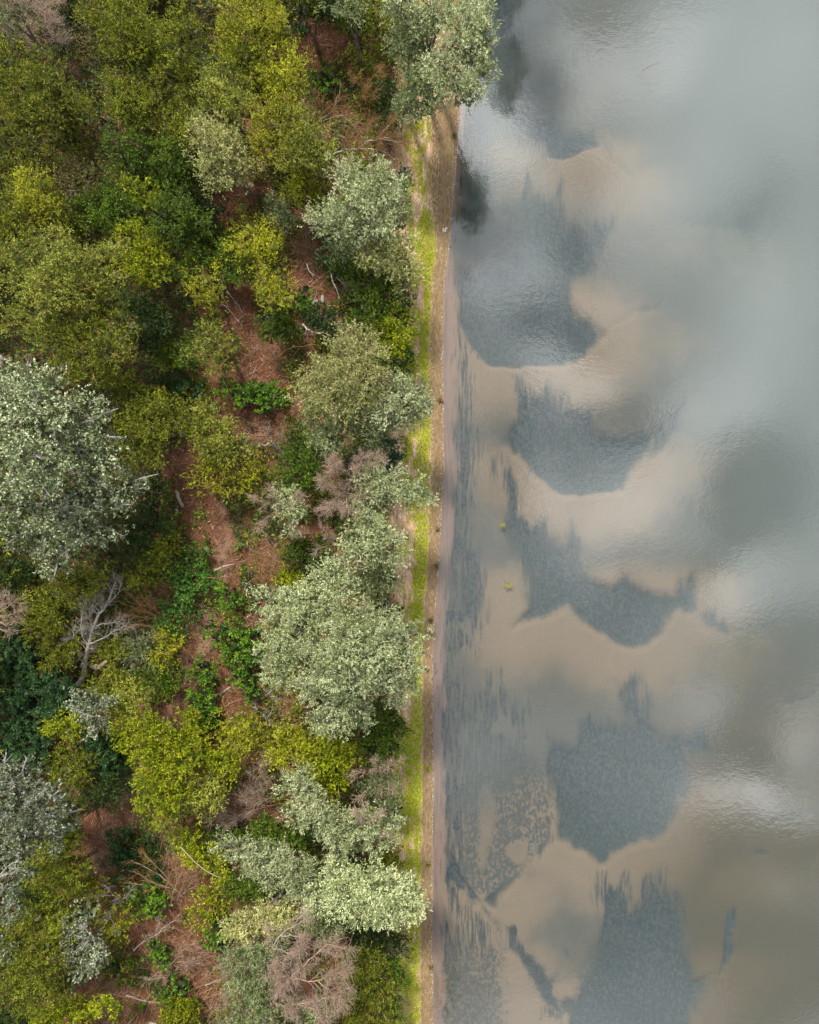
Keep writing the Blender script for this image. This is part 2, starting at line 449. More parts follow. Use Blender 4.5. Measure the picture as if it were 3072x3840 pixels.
# (outline, depth of the trough, weed or painted dark cover, raggedness of its upper edge in px, of the lower edge, speckle)
TROUGH = [
    (R1([(290, 420), (430, 440), (450, 520), (560, 470), (620, 555), (750, 560), (765, 635), (690, 655), (600, 690), (540, 672), (515, 605), (450, 565), (350, 500)]), .6, .80, 30, 8, .25),
    (R1([(420, 300), (560, 230), (700, 200), (860, 160), (780, 240), (650, 310), (570, 390), (470, 420), (380, 380)]), .3, .45, 50, 30, .2),  # partly dark bed, partly the sky's reflection painted onto it
    (R1([(430, 730), (490, 740), (520, 800), (610, 790), (620, 880), (650, 950), (700, 1000), (840, 945), (810, 1060), (720, 1190), (650, 1240), (640, 1330), (690, 1395), (790, 1470), (760, 1500), (700, 1560), (600, 1600), (420, 1617), (260, 1605), (190, 1545), (130, 1380), (110, 1200), (290, 1150), (375, 1110), (360, 940), (300, 920), (330, 870), (390, 880)]), .9, .80, 60, 8, .35),
    (R1([(780, 1470), (860, 1400), (930, 1330), (1050, 1290), (1030, 1360), (940, 1375), (850, 1410)]), .4, .6, 30, 8, .2),
    (R2([(365, 150), (430, 165), (470, 205), (545, 160), (595, 230), (620, 290), (720, 290), (760, 400), (850, 430), (1000, 380), (1090, 320), (1165, 205), (1140, 300), (1050, 400), (960, 510), (890, 625), (860, 655), (680, 685), (560, 665), (470, 600), (430, 545), (330, 450), (345, 380), (380, 300), (355, 210)]), .9, .84, 50, 7, .30),
    (R2([(290, 500), (330, 480), (430, 600), (440, 680), (430, 760), (480, 800), (540, 760), (560, 830), (575, 780), (590, 880), (640, 740), (690, 880), (720, 990), (760, 1040), (830, 1060), (860, 1000), (950, 1090), (1090, 1110), (1120, 1050), (1195, 1020), (1187, 1190), (1100, 1195), (1040, 1290), (960, 1345), (900, 1353), (840, 1335), (720, 1260), (620, 1182), (500, 1212), (390, 1255), (430, 1180), (400, 1000), (340, 870), (330, 750), (290, 580)]), .9, .80, 70, 7, .42),
    (R3([(890, -30), (950, -50), (990, 160), (1080, 240), (1180, 210), (1210, 190), (1275, 315), (1150, 322), (1150, 500), (1080, 605), (1030, 692), (900, 722), (850, 735), (760, 805), (700, 745), (580, 692), (560, 600), (540, 480), (510, 330), (540, 220), (575, 235), (640, 280), (665, 170), (720, 150), (790, 160), (845, 170), (850, 0)]), .9, .86, 50, 7, .33),
    (R3([(80, -80), (300, -60), (330, 10), (400, 75), (470, 75), (500, 180), (420, 235), (530, 360), (550, 480), (565, 600), (570, 692), (500, 745), (440, 805), (350, 905), (290, 985), (190, 920), (120, 880), (60, 820), (70, 400), (75, 150)]), .35, .54, 40, 12, .95),
    (R3([(755, 845), (800, 865), (870, 845), (900, 940), (915, 960), (925, 880), (960, 850), (1025, 820), (1060, 890), (1130, 950), (1172, 1100), (1160, 1200), (1195, 1290), (1260, 1280), (1230, 1380), (1180, 1500), (1150, 1640), (600, 1640), (620, 1480), (560, 1415), (640, 1385), (700, 1250), (740, 1110), (738, 950)]), .8, .80, 55, 14, .55),
    (R3([(310, 1045), (400, 1075), (430, 1150), (500, 1230), (545, 1285), (600, 1225), (585, 1170), (612, 1115), (620, 1200), (560, 1300), (570, 1370), (620, 1450), (600, 1500), (520, 1420), (440, 1300), (360, 1160)]), .35, .70, 10, 12, .5),
    (R3([(68, 880), (150, 895), (220, 980), (310, 1050), (345, 1150), (350, 1300), (345, 1500), (345, 1640), (70, 1640)]), .2, .50, 30, 16, .95),
    (R3([(490, 1500), (510, 1420), (560, 1400), (600, 1440), (640, 1560), (560, 1500), (520, 1480)]), .2, .6, 20, 20, .6),
    (R3([(1330, 1010), (1368, 985), (1362, 1180), (1300, 1295), (1308, 1120)]), .7, .95, 10, 8, .1),
    (R3([(1420, 735), (1505, 738), (1500, 768), (1425, 768)]), .2, .7, 10, 10, .3),
    (R3([(560, 600), (572, 694), (505, 750), (442, 810), (352, 908), (292, 990), (235, 955), (330, 870), (420, 775), (500, 690), (520, 560)]), .55, .74, 40, 8, .4),
    (R3([(405, 235), (500, 180), (545, 250), (565, 480), (560, 600), (520, 500), (500, 360), (440, 300)]), .4, .66, 30, 30, .45),
    (R3([(170, 900), (230, 965), (310, 1048), (345, 1150), (380, 1200), (340, 1180), (290, 1070), (200, 970)]), .3, .62, 14, 8, .4),
    (R3([(1040, 690), (1150, 540), (1190, 420), (1160, 330), (1120, 420), (1060, 560), (960, 660)]), .3, .5, 30, 6, .3),
    (R2([(170, 60), (260, 100), (380, 115), (300, 60)]), .4, .6, 20, 6, .3),
    (R2([(1175, 1190), (1260, 1150), (1390, 1270), (1330, 1320), (1230, 1270)]), .5, .55, 30, 20, .2),
    (R2([(1000, 400), (1080, 330), (1150, 300), (1120, 400), (1020, 500), (960, 520)]), .5, .6, 30, 12, .2),
    (R3([(1560, 100), (1680, 60), (1740, 40), (1690, 100), (1600, 112)]), .4, .5, 20, 8, .15),
    (R3([(1500, 625), (1600, 585), (1725, 540), (1725, 580), (1610, 620), (1520, 640)]), .3, .5, 10, 16, .15),
    (R1([(1150, 960), (1400, 900), (1600, 700), (1500, 1080), (1350, 960), (1240, 960)]), .6, .5, 60, 20, .15),
    (R1([(690, 540), (770, 520), (780, 580), (840, 690), (900, 760), (850, 730), (780, 640), (740, 600)]), .5, .6, 30, 10, .2),
    ([(1722, -300), (2020, -300), (1960, 200), (1880, 420), (1850, 560), (1850, 760), (1810, 905), (1712, 900), (1728, 700), (1735, 420)], .6, .74, 60, 60, .3),  # bed darkened under the mirrored trees so their reflection reads dark
    # current-drawn streaks along the shore
    ([(1702, 1000), (1740, 1000), (1765, 1300), (1780, 1500), (1745, 1640), (1712, 1640), (1700, 1300)], .15, .56, 60, 60, .7),
    ([(1712, 1600), (1775, 1600), (1780, 1760), (1772, 1900), (1778, 2050), (1815, 2010), (1815, 2350), (1775, 2420), (1740, 2340), (1700, 2330), (1690, 2100), (1702, 1900), (1700, 1740)], .5, .80, 50, 60, .5),
    ([(1665, 2180), (1700, 2200), (1735, 2340), (1790, 2420), (1815, 2480), (1790, 2540), (1740, 2470), (1725, 2700), (1680, 2700), (1662, 2500)], .2, .58, 30, 40, .85),
    ([(1672, 2640), (1692, 2640), (1700, 2780), (1708, 2850), (1690, 2860), (1680, 2760)], .3, .85, 20, 20, .4),
    ([(1668, 2900), (1692, 2890), (1712, 2960), (1708, 3100), (1735, 3270), (1770, 3320), (1800, 3380), (1835, 3430), (1790, 3400), (1740, 3340), (1660, 3300), (1660, 3080)], .6, .98, 30, 10, .25),
    ([(1775, 2850), (1800, 2840), (1800, 3000), (1785, 3160), (1770, 3250), (1762, 3060)], .3, .74, 30, 30, .4),
    ([(1652, 3310), (1668, 3330), (1672, 3480), (1664, 3560), (1655, 3420)], .3, .95, 10, 20, .2),
]
N_BED = 25
ISLES = [(R3([(270, 215), (300, 160), (330, 148), (355, 165), (385, 220), (360, 235), (330, 215), (290, 230)]), 6),
         (R3([(420, 262), (490, 200), (530, 260), (535, 330), (520, 372), (480, 320)]), 6),
         (R3([(345, 750), (360, 705), (410, 690), (440, 710), (440, 760), (420, 800), (380, 795)]), 6),
         (R3([(232, 480), (260, 450), (300, 560), (290, 700), (240, 840), (222, 800)]), 14),
         (R2([(150, 1350), (170, 1335), (200, 1370), (215, 1420), (270, 1450), (265, 1530), (140, 1540), (120, 1480)]), 14),
         (R2([(440, 640), (520, 640), (530, 700), (490, 760), (470, 820), (430, 740)]), 20),
         (R2([(575, 770), (640, 760), (600, 850), (580, 900)]), 12)]


def poly_sdf(px, py, poly):
    P = np.array(poly, float)
    d = np.full(px.shape, 1e9); ins = np.zeros(px.shape, bool)
    for a, b in zip(P, np.roll(P, -1, 0)):
        ex, ey = b - a
        wx, wy = px - a[0], py - a[1]
        t = np.clip((wx * ex + wy * ey) / (ex * ex + ey * ey), 0, 1)
        d = np.minimum(d, np.hypot(wx - ex * t, wy - ey * t))
        cnd = (a[1] > py) != (b[1] > py)
        with np.errstate(divide='ignore', invalid='ignore'):
            xi = a[0] + (py - a[1]) * ex / ey
        ins ^= cnd & (px < xi)
    return np.where(ins, d, -d)


sb = np.concatenate([np.arange(0, 4.0, .09), np.arange(4.0, 34, .15), [35, 37, 40, 46, 55], far])
ybf = np.arange(-44, 44.01, .16)
yb_ = np.concatenate([-far[::-1], [-56, -50], ybf, [50, 56], far])
# share the bank's last column of rows
S, Y, F = grid(sb, yy_)
X = shore_x(Y) + S
PX, PY = CX + X * PXM * (1 - .01), CY - Y * PXM * (1 - .01)
base = -.10 * smooth(0, 1.0, S) - .30 * smooth(.8, 4.0, S) - .12 * smooth(4, 12, S) - (2.4 - 2.0 * smooth(1300, 3000, PY)) * smooth(13, 31, S + 5 * smooth(1700, 500, PY)) - 1.0 * smooth(.6, 3.0, S) * smooth(1150, 850, PY) * smooth(12, 5, S)
base += .05 * (vnoise(X * .5, Y * .5, 61, 3) - .5) * smooth(1, 3, S)
streaky = np.zeros(S.shape); weed = np.zeros(S.shape); speck = np.full(S.shape, .1); dep = np.zeros(S.shape); clean = np.zeros(S.shape)  # weed also holds the reflection darks painted on the bed
wx = PX + 26 * (vnoise(PX / 60., PY / 60., 71, 4) - .5); wy = PY + 26 * (vnoise(PX / 60., PY / 60., 72, 4) - .5)
inner = (S > .3) & (S < 36) & (np.abs(Y) < 45)
for k_, (poly, dp, cov, rag_t, rag_b, sp) in enumerate(TROUGH):
    P = np.array(poly); lo = P.min(0) - 200; hi = P.max(0) + 330
    sel = inner & (PX > lo[0]) & (PX < hi[0]) & (PY > lo[1]) & (PY < hi[1])
    qx, qy = wx[sel], wy[sel]
    sd = poly_sdf(qx, qy, poly)
    t = np.clip((qy - P[:, 1].min()) / max(np.ptp(P[:, 1]), 1), 0, 1) ** 1.3
    t = t * smooth(0, .25, t)
    rag = rag_t * (1 - t) + rag_b * t
    st = vnoise(qx / 26., qy / 110., 75, 2) - .5
    sdr = sd + rag * 1.5 * st
    wv_ = smooth(-rag * 1.2 - 3, rag * 1.6 + 8, sdr)
    val = wv_ * (min(1.0, cov * 1.1) if sp < .9 else cov)
    up = val > weed[sel]
    tmp = weed[sel]; tmp[up] = val[up]; weed[sel] = tmp
    tmp = streaky[sel]; tmp[up] = (1.0 if k_ >= N_BED else .75 * smooth(.55, .1, t))[up] if k_ < N_BED else 1.0; streaky[sel] = tmp
    tmp = speck[sel]; tmp[up] = (.12 + sp * (.45 + .55 * (1 - t)) if sp < .9 else np.full(t.shape, sp))[up]; speck[sel] = tmp
    cy_ = P[:, 1].min() + .55 * np.ptp(P[:, 1])
    if k_ < N_BED: clean[sel] = np.maximum(clean[sel], smooth(-330, -10, sd) * smooth(cy_ - 60, cy_ + 120, qy) * smooth(.35, .7, cov))
    soft = smooth(-8 - rag * .5, 8 + rag * 1.2, sd + rag * .6 * st)
    dd = dp * soft * (.25 + .75 * t)
    dep[sel] = np.maximum(dep[sel], dd)
for poly, w in ISLES:
    P = np.array(poly); lo = P.min(0) - 40; hi = P.max(0) + 40
    sel = inner & (PX > lo[0]) & (PX < hi[0]) & (PY > lo[1]) & (PY < hi[1])
    sd = poly_sdf(wx[sel], wy[sel], poly)
    k = smooth(-w, w, sd)
    weed[sel] *= 1 - k; dep[sel] *= 1 - .7 * k
Z = base - dep * smooth(.2, 1.5, S)
Z[S <= 0] = land_z(np.zeros(1), np.zeros(1), np.zeros(1))[0]
pinkw = (smooth(950, 1150, PY) * .62 + .12)                       # bare wet-sand shelf beside the waterline
shelf = smooth(pinkw + .38, pinkw - .22, S + .75 * (vnoise(PX / 14., PY / 60., 81, 3) - .5))
weed = np.maximum(weed * (1 - .9 * shelf), (.44 + .5 * (vnoise(PX / 16., PY / 110., 82, 3) - .5)) * smooth(1000, 1250, PY) * smooth(3.6, 1.2, S) * (1 - shelf))
streaky = np.maximum(streaky, smooth(3.2, 1.6, S) * smooth(3450, 3200, PY))
speck = np.where(weed < .45, np.maximum(speck, .75 * smooth(4.5, 2.0, S)), speck)
me = make_mesh('riverbed', np.stack([X, Y, Z], 1), F, None, vert_attr={'weed': weed, 'speck': speck, 'shelf': shelf, 'streaky': streaky, 'clean': clean, 'brown': smooth(2000, 3300, PY) * smooth(12, 23, S), 'offshore': np.clip(S, 0, 60)}, smooth_shade=True)
m, nt, out = new_mat('river_sand_and_silt')
geo = N(nt, 'ShaderNodeNewGeometry'); pos = geo.outputs['Position']
f1a = noise(nt, pos, 5.2, 4.0, .62, (1.0, .6, 1))
f1b = noise(nt, pos, 3.4, 4.0, .6, (1.5, .16, 1))
f1 = mixc(nt, attr(nt, 'streaky'), f1a, f1b)
f1 = math_(nt, 'MULTIPLY', f1, 1.0)
f2 = noise(nt, pos, 14.0, 3.0, .6)
f3 = noise(nt, pos, .6, 4.0, .6)
ff = math_(nt, 'ADD', math_(nt, 'MULTIPLY', math_(nt, 'SUBTRACT', f1, .5), 3.0), math_(nt, 'MULTIPLY', math_(nt, 'SUBTRACT', f2, .5), 1.0))
cov = math_(nt, 'ADD', attr(nt, 'weed'), math_(nt, 'MULTIPLY', ff, attr(nt, 'speck')))
cov = mrange(nt, cov, .24, .76)
sand = ramp(nt, f2, [(.3, (.175, .130, .086)), (.7, (.255, .195, .136))])
sand = mixc(nt, mrange(nt, f3, .35, .7, 0, .5), sand, (.19, .152, .108))
sand = mixc(nt, mrange(nt, math_(nt, 'ADD', attr(nt, 'clean'), math_(nt, 'MULTIPLY', math_(nt, 'SUBTRACT', f3, .5), .8)), 0, .9), mixc(nt, mrange(nt, f2, .3, .7), (.080, .080, .066), (.122, .116, .094)), sand)
sand = mixc(nt, math_(nt, 'MULTIPLY', attr(nt, 'shelf'), mrange(nt, noise(nt, pos, 3.0, 4.0, .65, (2.2, .14, 1)), .34, .62, .45, .98)), sand, (.25, .168, .128))
silt = ramp(nt, f2, [(.3, (.014, .024, .026)), (.7, (.046, .058, .060))])  # dark silt, with the blue-green scatter of deep water painted in
silt = mixc(nt, mrange(nt, f1a, .40, .64, 0, .9), silt, (.088, .086, .074))
sand = mixc(nt, math_(nt, 'MULTIPLY', attr(nt, 'brown'), .75), sand, (.082, .060, .026))
c = mixc(nt, cov, sand, silt)
pb = N(nt, 'ShaderNodeBsdfPrincipled', inp={'Roughness': .95, 'Specular IOR Level': .05})
L(nt, c, pb.inputs['Base Color'])
bp = N(nt, 'ShaderNodeBump', inp={'Strength': .25, 'Distance': .04})
L(nt, f2, bp.inputs['Height']); L(nt, bp.outputs[0], pb.inputs['Normal'])
L(nt, pb.outputs[0], out.inputs[0])
me.materials.append(m)
tag(obj('riverbed', me), kind='structure')

# ---- water: a closed body with turbid river water inside and a rippled surface
b = 2100.0
x0 = 0.5
wv8 = [(x0, -b, 0), (b, -b, 0), (b, b, 0), (x0, b, 0), (x0, -b, -6), (b, -b, -6), (b, b, -6), (x0, b, -6)]
wf = [(0, 1, 2, 3), (7, 6, 5, 4), (0, 4, 5, 1), (1, 5, 6, 2), (2, 6, 7, 3), (3, 7, 4, 0)]
me = make_mesh('river_water', np.array(wv8, float), np.array(wf), None)
m, nt, out = new_mat('river_water')
geo = N(nt, 'ShaderNodeNewGeometry'); pos = geo.outputs['Position']
r1 = noise(nt, pos, 2.1, 3.0, .55, (1.0, 1.35, 1))
r2 = noise(nt, pos, 7.0, 2.0, .5)
r3 = noise(nt, pos, .35, 2.0, .5)
hh = math_(nt, 'ADD', r1, math_(nt, 'MULTIPLY', r2, .55))
hh = math_(nt, 'MULTIPLY', hh, mrange(nt, r3, .35, .65, .55, 1.1))
bp = N(nt, 'ShaderNodeBump', inp={'Strength': 1.0, 'Distance': 0.0044})
L(nt, hh, bp.inputs['Height'])
dt = N(nt, 'ShaderNodeVectorMath', operation='DOT_PRODUCT')
L(nt, geo.outputs['Incoming'], dt.inputs[0]); L(nt, bp.outputs[0], dt.inputs[1])
cosv = math_(nt, 'ABSOLUTE', dt.outputs['Value'], 0)
fres = math_(nt, 'POWER', math_(nt, 'SUBTRACT', 1.0, cosv), 5.0)
fres = math_(nt, 'ADD', math_(nt, 'MULTIPLY', fres, 1 - 0.12), 0.12)
gl = N(nt, 'ShaderNodeBsdfGlossy', inp={'Roughness': .008})
L(nt, bp.outputs[0], gl.inputs['Normal'])
tp = N(nt, 'ShaderNodeBsdfTransparent')
mx = N(nt, 'ShaderNodeMixShader')
L(nt, fres, mx.inputs[0]); L(nt, tp.outputs[0], mx.inputs[1]); L(nt, gl.outputs[0], mx.inputs[2])
L(nt, mx.outputs[0], out.inputs['Surface'])
vs = N(nt, 'ShaderNodeVolumeScatter', inp={'Density': 0.14, 'Anisotropy': 0.0})
vs.inputs['Color'].default_value = (.58, .74, .74, 1)
va = N(nt, 'ShaderNodeVolumeAbsorption', inp={'Density': 0.10})
va.inputs['Color'].default_value = (.42, .62, .56, 1)
ad = N(nt, 'ShaderNodeAddShader')
L(nt, vs.outputs[0], ad.inputs[0]); L(nt, va.outputs[0], ad.inputs[1])
L(nt, ad.outputs[0], out.inputs['Volume'])
me.materials.append(m)
tag(obj('river_water', me), kind='structure')

BARK = {
    'grey': bark_mat('grey_bark', (0.12, 0.10, 0.085), (0.30, 0.26, 0.22)),
    'pale': bark_mat('pale_bark', (0.22, 0.19, 0.165), (0.46, 0.41, 0.36)),
    'pink': bark_mat('pinkish_dead_wood', (0.31, 0.20, 0.145), (0.62, 0.47, 0.365)),
    'orange': bark_mat('orange_twig_bark', (0.30, 0.15, 0.05), (0.50, 0.30, 0.13)),
    'yellow': bark_mat('yellow_twig_bark', (0.26, 0.18, 0.04), (0.46, 0.34, 0.11)),
    'brown': bark_mat('brown_bark', (0.09, 0.06, 0.04), (0.22, 0.15, 0.10)),
    'white': bark_mat('bleached_wood', (0.34, 0.30, 0.26), (0.62, 0.57, 0.51)),
    'red': bark_mat('reddish_dead_twigs', (0.16, 0.07, 0.035), (0.34, 0.17, 0.09)),
}

# kind: leaf colours (dark .. light), clumps per m2, clump spread, sprigs per clump, leaves per sprig,
#       sprig length, leaf length, leaf width, rosette?, upward pull, bark, bark of twigs, translucency
KIND = {
    'olive': dict(c=[(.034, .046, .003), (.165, .190, .009), (.44, .45, .035)], cl=3.6, cs=0.23, sp=8, k=7, sl=.42, ll=.17, lw=.055, up=.7, b='brown', tb='yellow', t=.30),
    'dry': dict(c=[(.060, .052, .016), (.16, .145, .034), (.34, .30, .11)], cl=3.2, cs=0.23, sp=7, k=6, sl=.40, ll=.16, lw=.05, up=.7, b='brown', tb='pink', t=.25),
    'yellow': dict(c=[(.078, .092, .003), (.34, .35, .009), (.74, .71, .06)], cl=3.0, cs=0.23, sp=7, k=6, sl=.48, ll=.16, lw=.05, up=.8, b='brown', tb='yellow', t=.35),
    'bright': dict(c=[(.070, .105, .003), (.27, .32, .007), (.62, .62, .03)], cl=4.0, cs=0.20, sp=8, k=6, sl=.34, ll=.17, lw=.085, up=.8, b='brown', tb='yellow', t=.38),
    'green': dict(c=[(.024, .050, .004), (.088, .150, .008), (.22, .30, .025)], cl=3.8, cs=0.21, sp=8, k=6, sl=.34, ll=.17, lw=.075, up=.7, b='brown', tb='brown', t=.30),
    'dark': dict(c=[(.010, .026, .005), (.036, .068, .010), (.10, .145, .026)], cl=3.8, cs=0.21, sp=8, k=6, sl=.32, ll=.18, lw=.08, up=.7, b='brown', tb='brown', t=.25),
    'lush': dict(c=[(.012, .040, .004), (.075, .17, .006), (.24, .38, .02)], cl=6.2, cs=.11, sp=3, k=8, sl=.30, ll=.20, lw=.085, up=1.1, b='brown', tb='brown', t=.32, star=1),
    'ash': dict(c=[(.007, .026, .006), (.020, .062, .013), (.060, .125, .026)], cl=4.5, cs=.25, sp=3, k=10, sl=.34, ll=.34, lw=.09, up=1.0, b='brown', tb='brown', t=.22, star=1),
    'teal': dict(c=[(.012, .040, .024), (.030, .090, .050), (.075, .16, .09)], cl=4.5, cs=.22, sp=8, k=6, sl=.28, ll=.15, lw=.07, up=.7, b='brown', tb='brown', t=.22),
    'silver': dict(c=[(.105, .128, .040), (.37, .415, .185), (.84, .86, .54)], cl=4.2, cs=0.21, sp=9, k=7, sl=.40, ll=.18, lw=.055, up=.6, b='grey', tb='grey', t=.18),
    'pale': dict(c=[(.11, .12, .028), (.36, .37, .12), (.74, .70, .33)], cl=4.0, cs=0.21, sp=9, k=7, sl=.40, ll=.17, lw=.055, up=.6, b='grey', tb='pink', t=.24),
    'gold': dict(c=[(.050, .063, .005), (.24, .27, .028), (.62, .61, .12)], cl=4.0, cs=.21, sp=9, k=7, sl=.40, ll=.17, lw=.055, up=.65, b='brown', tb='yellow', t=.28),
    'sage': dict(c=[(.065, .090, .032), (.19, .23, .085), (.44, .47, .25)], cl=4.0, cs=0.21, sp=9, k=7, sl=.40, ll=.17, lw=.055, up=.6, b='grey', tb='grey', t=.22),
    'poplar': dict(c=[(.050, .068, .020), (.235, .28, .12), (.80, .84, .56)], cl=3.8, cs=0.21, sp=8, k=6, sl=.32, ll=.16, lw=.11, up=.6, b='pale', tb='pale', t=.14, lz=.7, lr=1.2),
    'poplar_dim': dict(c=[(.042, .054, .024), (.16, .185, .095), (.52, .55, .40)], cl=3.4, cs=0.21, sp=7, k=6, sl=.32, ll=.16, lw=.10, up=.6, b='pale', tb='white', t=.14, lz=.75, lr=1.0),
    'vine': dict(c=[(.015, .055, .007), (.070, .19, .020), (.19, .33, .05)], cl=4.5, cs=.20, sp=6, k=6, sl=.28, ll=.15, lw=.10, up=.6, b='brown', tb='orange', t=.28),
}
LEAF = {k: leaf_mat(k + '_leaves', v['c'], trans=v['t']) for k, v in KIND.items()}


LS, WS, CS = .93, 1.10, 2.0     # leaf length, leaf width, clumps


def leaves(base, dirs, K, rng, tint_off):
    """kite leaves along many sprigs: base, dirs (n,3) -> verts, faces, tint"""
    n = len(base); k = K['k']
    star = K.get('star')
    side0 = nrm(rng.normal(size=(n, k, 3)))
    if star:
        tt = np.full((n, k), 1.0)
        az = (np.arange(k)[None] + rng.random((n, 1))) * (2 * np.pi / k) + rng.normal(0, .25, (n, k))
        ld = np.stack([np.cos(az), np.sin(az), rng.normal(.12, .22, (n, k))], -1)
        ld = nrm(ld + .35 * dirs[:, None])
    else:
        tt = np.linspace(.15, 1.05, k)[None] + rng.normal(0, .05, (n, k))
        ld = nrm(dirs[:, None] * .75 + side0 * .8 + np.array([0, 0, -.1]))
    ln = K['sl'] * rng.uniform(.6, 1.25, (n, 1))
    p = base[:, None] + dirs[:, None] * (ln * tt)[..., None] + rng.normal(0, .025, (n, k, 3))
    nn = nrm(np.array([0, 0, 1.0]) + rng.normal(0, .62 if not star else .32, (n, k, 3)))
    sd = nrm(np.cross(nn, ld))
    ll = LS * K['ll'] * rng.uniform(.65, 1.25, (n, k, 1)); lw = WS * K['lw'] * rng.uniform(.7, 1.2, (n, k, 1)) * .5
    mid = p + ld * ll * .45
    if star:
        v = np.stack([p, mid + sd * lw, p + ld * ll, mid - sd * lw], 2).reshape(-1, 3)
    else:
        v = np.stack([p + sd * lw, p + ld * ll, p - sd * lw], 2).reshape(-1, 3)
    f = np.arange(len(v)).reshape(-1, 4 if star else 3)
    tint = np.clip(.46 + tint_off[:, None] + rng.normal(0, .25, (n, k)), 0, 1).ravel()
    return v, f, tint


def lobe_foliage(lobes, K, rng, dens=1.0):
    """lobes: (centre xyz, rx, ry, rz) in world metres"""
    B, D, T = [], [], []
    for (c, rx, ry, rz) in lobes:
        A = math.pi * rx * ry
        nc = max(4, int(A * K['cl'] * dens * (1.15 if K.get('star') else CS)))
        d = nrm(rng.normal(size=(nc * 3, 3)))
        d = d[d[:, 2] > -0.3][:nc]
        nc = len(d)
        f = np.where(rng.random(nc) < .84, rng.uniform(.82, 1.03, nc), rng.uniform(.3, .84, nc))
        f = np.where(rng.random(nc) < .13, rng.uniform(1.05, 1.32, nc), f)
        ph = rng.random(3) * 6.28
        a = np.arctan2(d[:, 1], d[:, 0])
        f = f * (1 + .13 * np.sin(3 * a + ph[0]) + .10 * np.sin(5 * a + ph[1] + 2 * d[:, 2]) + .07 * np.sin(9 * a + ph[2]))
        R = np.array([rx, ry, rz])
        cc = c + d * f[:, None] * R
        ctint = rng.normal(0, .12, nc)
        sp = np.maximum(1, rng.poisson(K['sp'], nc))
        idx = np.repeat(np.arange(nc), sp)
        b = cc[idx] + rng.normal(0, 1, (len(idx), 3)) * K['cs'] * np.array([1, 1, .7])
        dd = nrm(d[idx] * .8 + np.array([0, 0, K['up']]) + rng.normal(0, .5, (len(idx), 3)))
        b[:, 2] = np.maximum(b[:, 2], .12)
        B.append(b); D.append(dd); T.append(ctint[idx] + rng.normal(0, .05, len(idx)))
    v, f, t = leaves(np.concatenate(B), np.concatenate(D), K, rng, np.concatenate(T))
    # broad inner foliage that closes the crown from below, tinted dark to paint the inner shade
    P = []
    for (c, rx, ry, rz) in lobes:
        m = max(6, int(math.pi * rx * ry * 13 * min(dens, 1.15) ** 2))
        d = nrm(rng.normal(size=(m, 3)))
        q = c + d * (rng.random((m, 1)) ** .5 * .86) * np.array([rx, ry, rz]) * np.array([1, 1, .8])
        q[:, 2] = np.maximum(q[:, 2] - .35 * rz, .15)
        P.append(q)
    P = np.concatenate(P); m = len(P)
    a = rng.random(m) * 2 * np.pi
    ld = np.stack([np.cos(a), np.sin(a), rng.normal(0, .3, m)], -1); ld = nrm(ld)
    sd = nrm(np.cross(nrm(np.array([0, 0, 1.]) + rng.normal(0, .45, (m, 3))), ld))
    ll = rng.uniform(.30, .62, (m, 1)); lw = ll * rng.uniform(.22, .36, (m, 1))
    if K.get('star'):
        v2 = np.stack([P - ld * ll * .5, P + sd * lw, P + ld * ll * .5, P - sd * lw], 1).reshape(-1, 3)
    else:
        v2 = np.stack([P - ld * ll * .5 + sd * lw, P + ld * ll * .5, P - ld * ll * .5 - sd * lw], 1).reshape(-1, 3)
    f2 = np.arange(len(v2)).reshape(-1, 4 if K.get('star') else 3) + len(v)
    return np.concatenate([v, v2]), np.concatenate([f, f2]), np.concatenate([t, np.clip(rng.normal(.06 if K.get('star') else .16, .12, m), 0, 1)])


def tubes(P, R, sides=4, cap=True):
    """P (B,n,3) centre lines, R (B,n) radii -> verts, quad faces"""
    B, n, _ = P.shape
    T = nrm(np.gradient(P, axis=1))
    ref = np.where(np.abs(T[:, :1, 2:3]) > .8, np.array([1., 0, 0]), np.array([0, 0, 1.]))
    U = nrm(np.cross(T, np.broadcast_to(ref, T.shape))); V = np.cross(T, U)
    a = np.arange(sides) * 2 * np.pi / sides
    ring = U[:, :, None] * np.cos(a)[None, None, :, None] + V[:, :, None] * np.sin(a)[None, None, :, None]
    v = P[:, :, None] + ring * R[:, :, None, None]
    idx = np.arange(B * n * sides).reshape(B, n, sides)
    q = np.stack([idx[:, :-1], np.roll(idx, -1, 2)[:, :-1], np.roll(idx, -1, 2)[:, 1:], idx[:, 1:]], -1).reshape(-1, 4)
    v = v.reshape(-1, 3)
    if cap and sides >= 4:
        caps = []
        for e in (0, -1):
            r = idx[:, e]
            if sides == 4:
                caps.append(r)
            else:
                for j in range(1, sides - 2, 2):
                    caps.append(np.stack([r[:, 0], r[:, j], r[:, j + 1], r[:, min(j + 2, sides - 1)]], -1))
        q = np.concatenate([q] + caps)
    return v, q


def spline(pts, n):
    """Catmull-Rom through points, n samples"""
    pts = np.asarray(pts, float)
    if len(pts) == 2:
        t = np.linspace(0, 1, n)[:, None]
        return pts[0] * (1 - t) + pts[1] * t
    p = np.concatenate([[2 * pts[0] - pts[1]], pts, [2 * pts[-1] - pts[-2]]])
    s = np.linspace(0, len(pts) - 1 - 1e-6, n)
    i = s.astype(int); t = (s - i)[:, None]
    a, b, c, d = p[i], p[i + 1], p[i + 2], p[i + 3]
    return .5 * ((2 * b) + (-a + c) * t + (2 * a - 5 * b + 4 * c - d) * t ** 2 + (-a + 3 * b - 3 * c + d) * t ** 3)


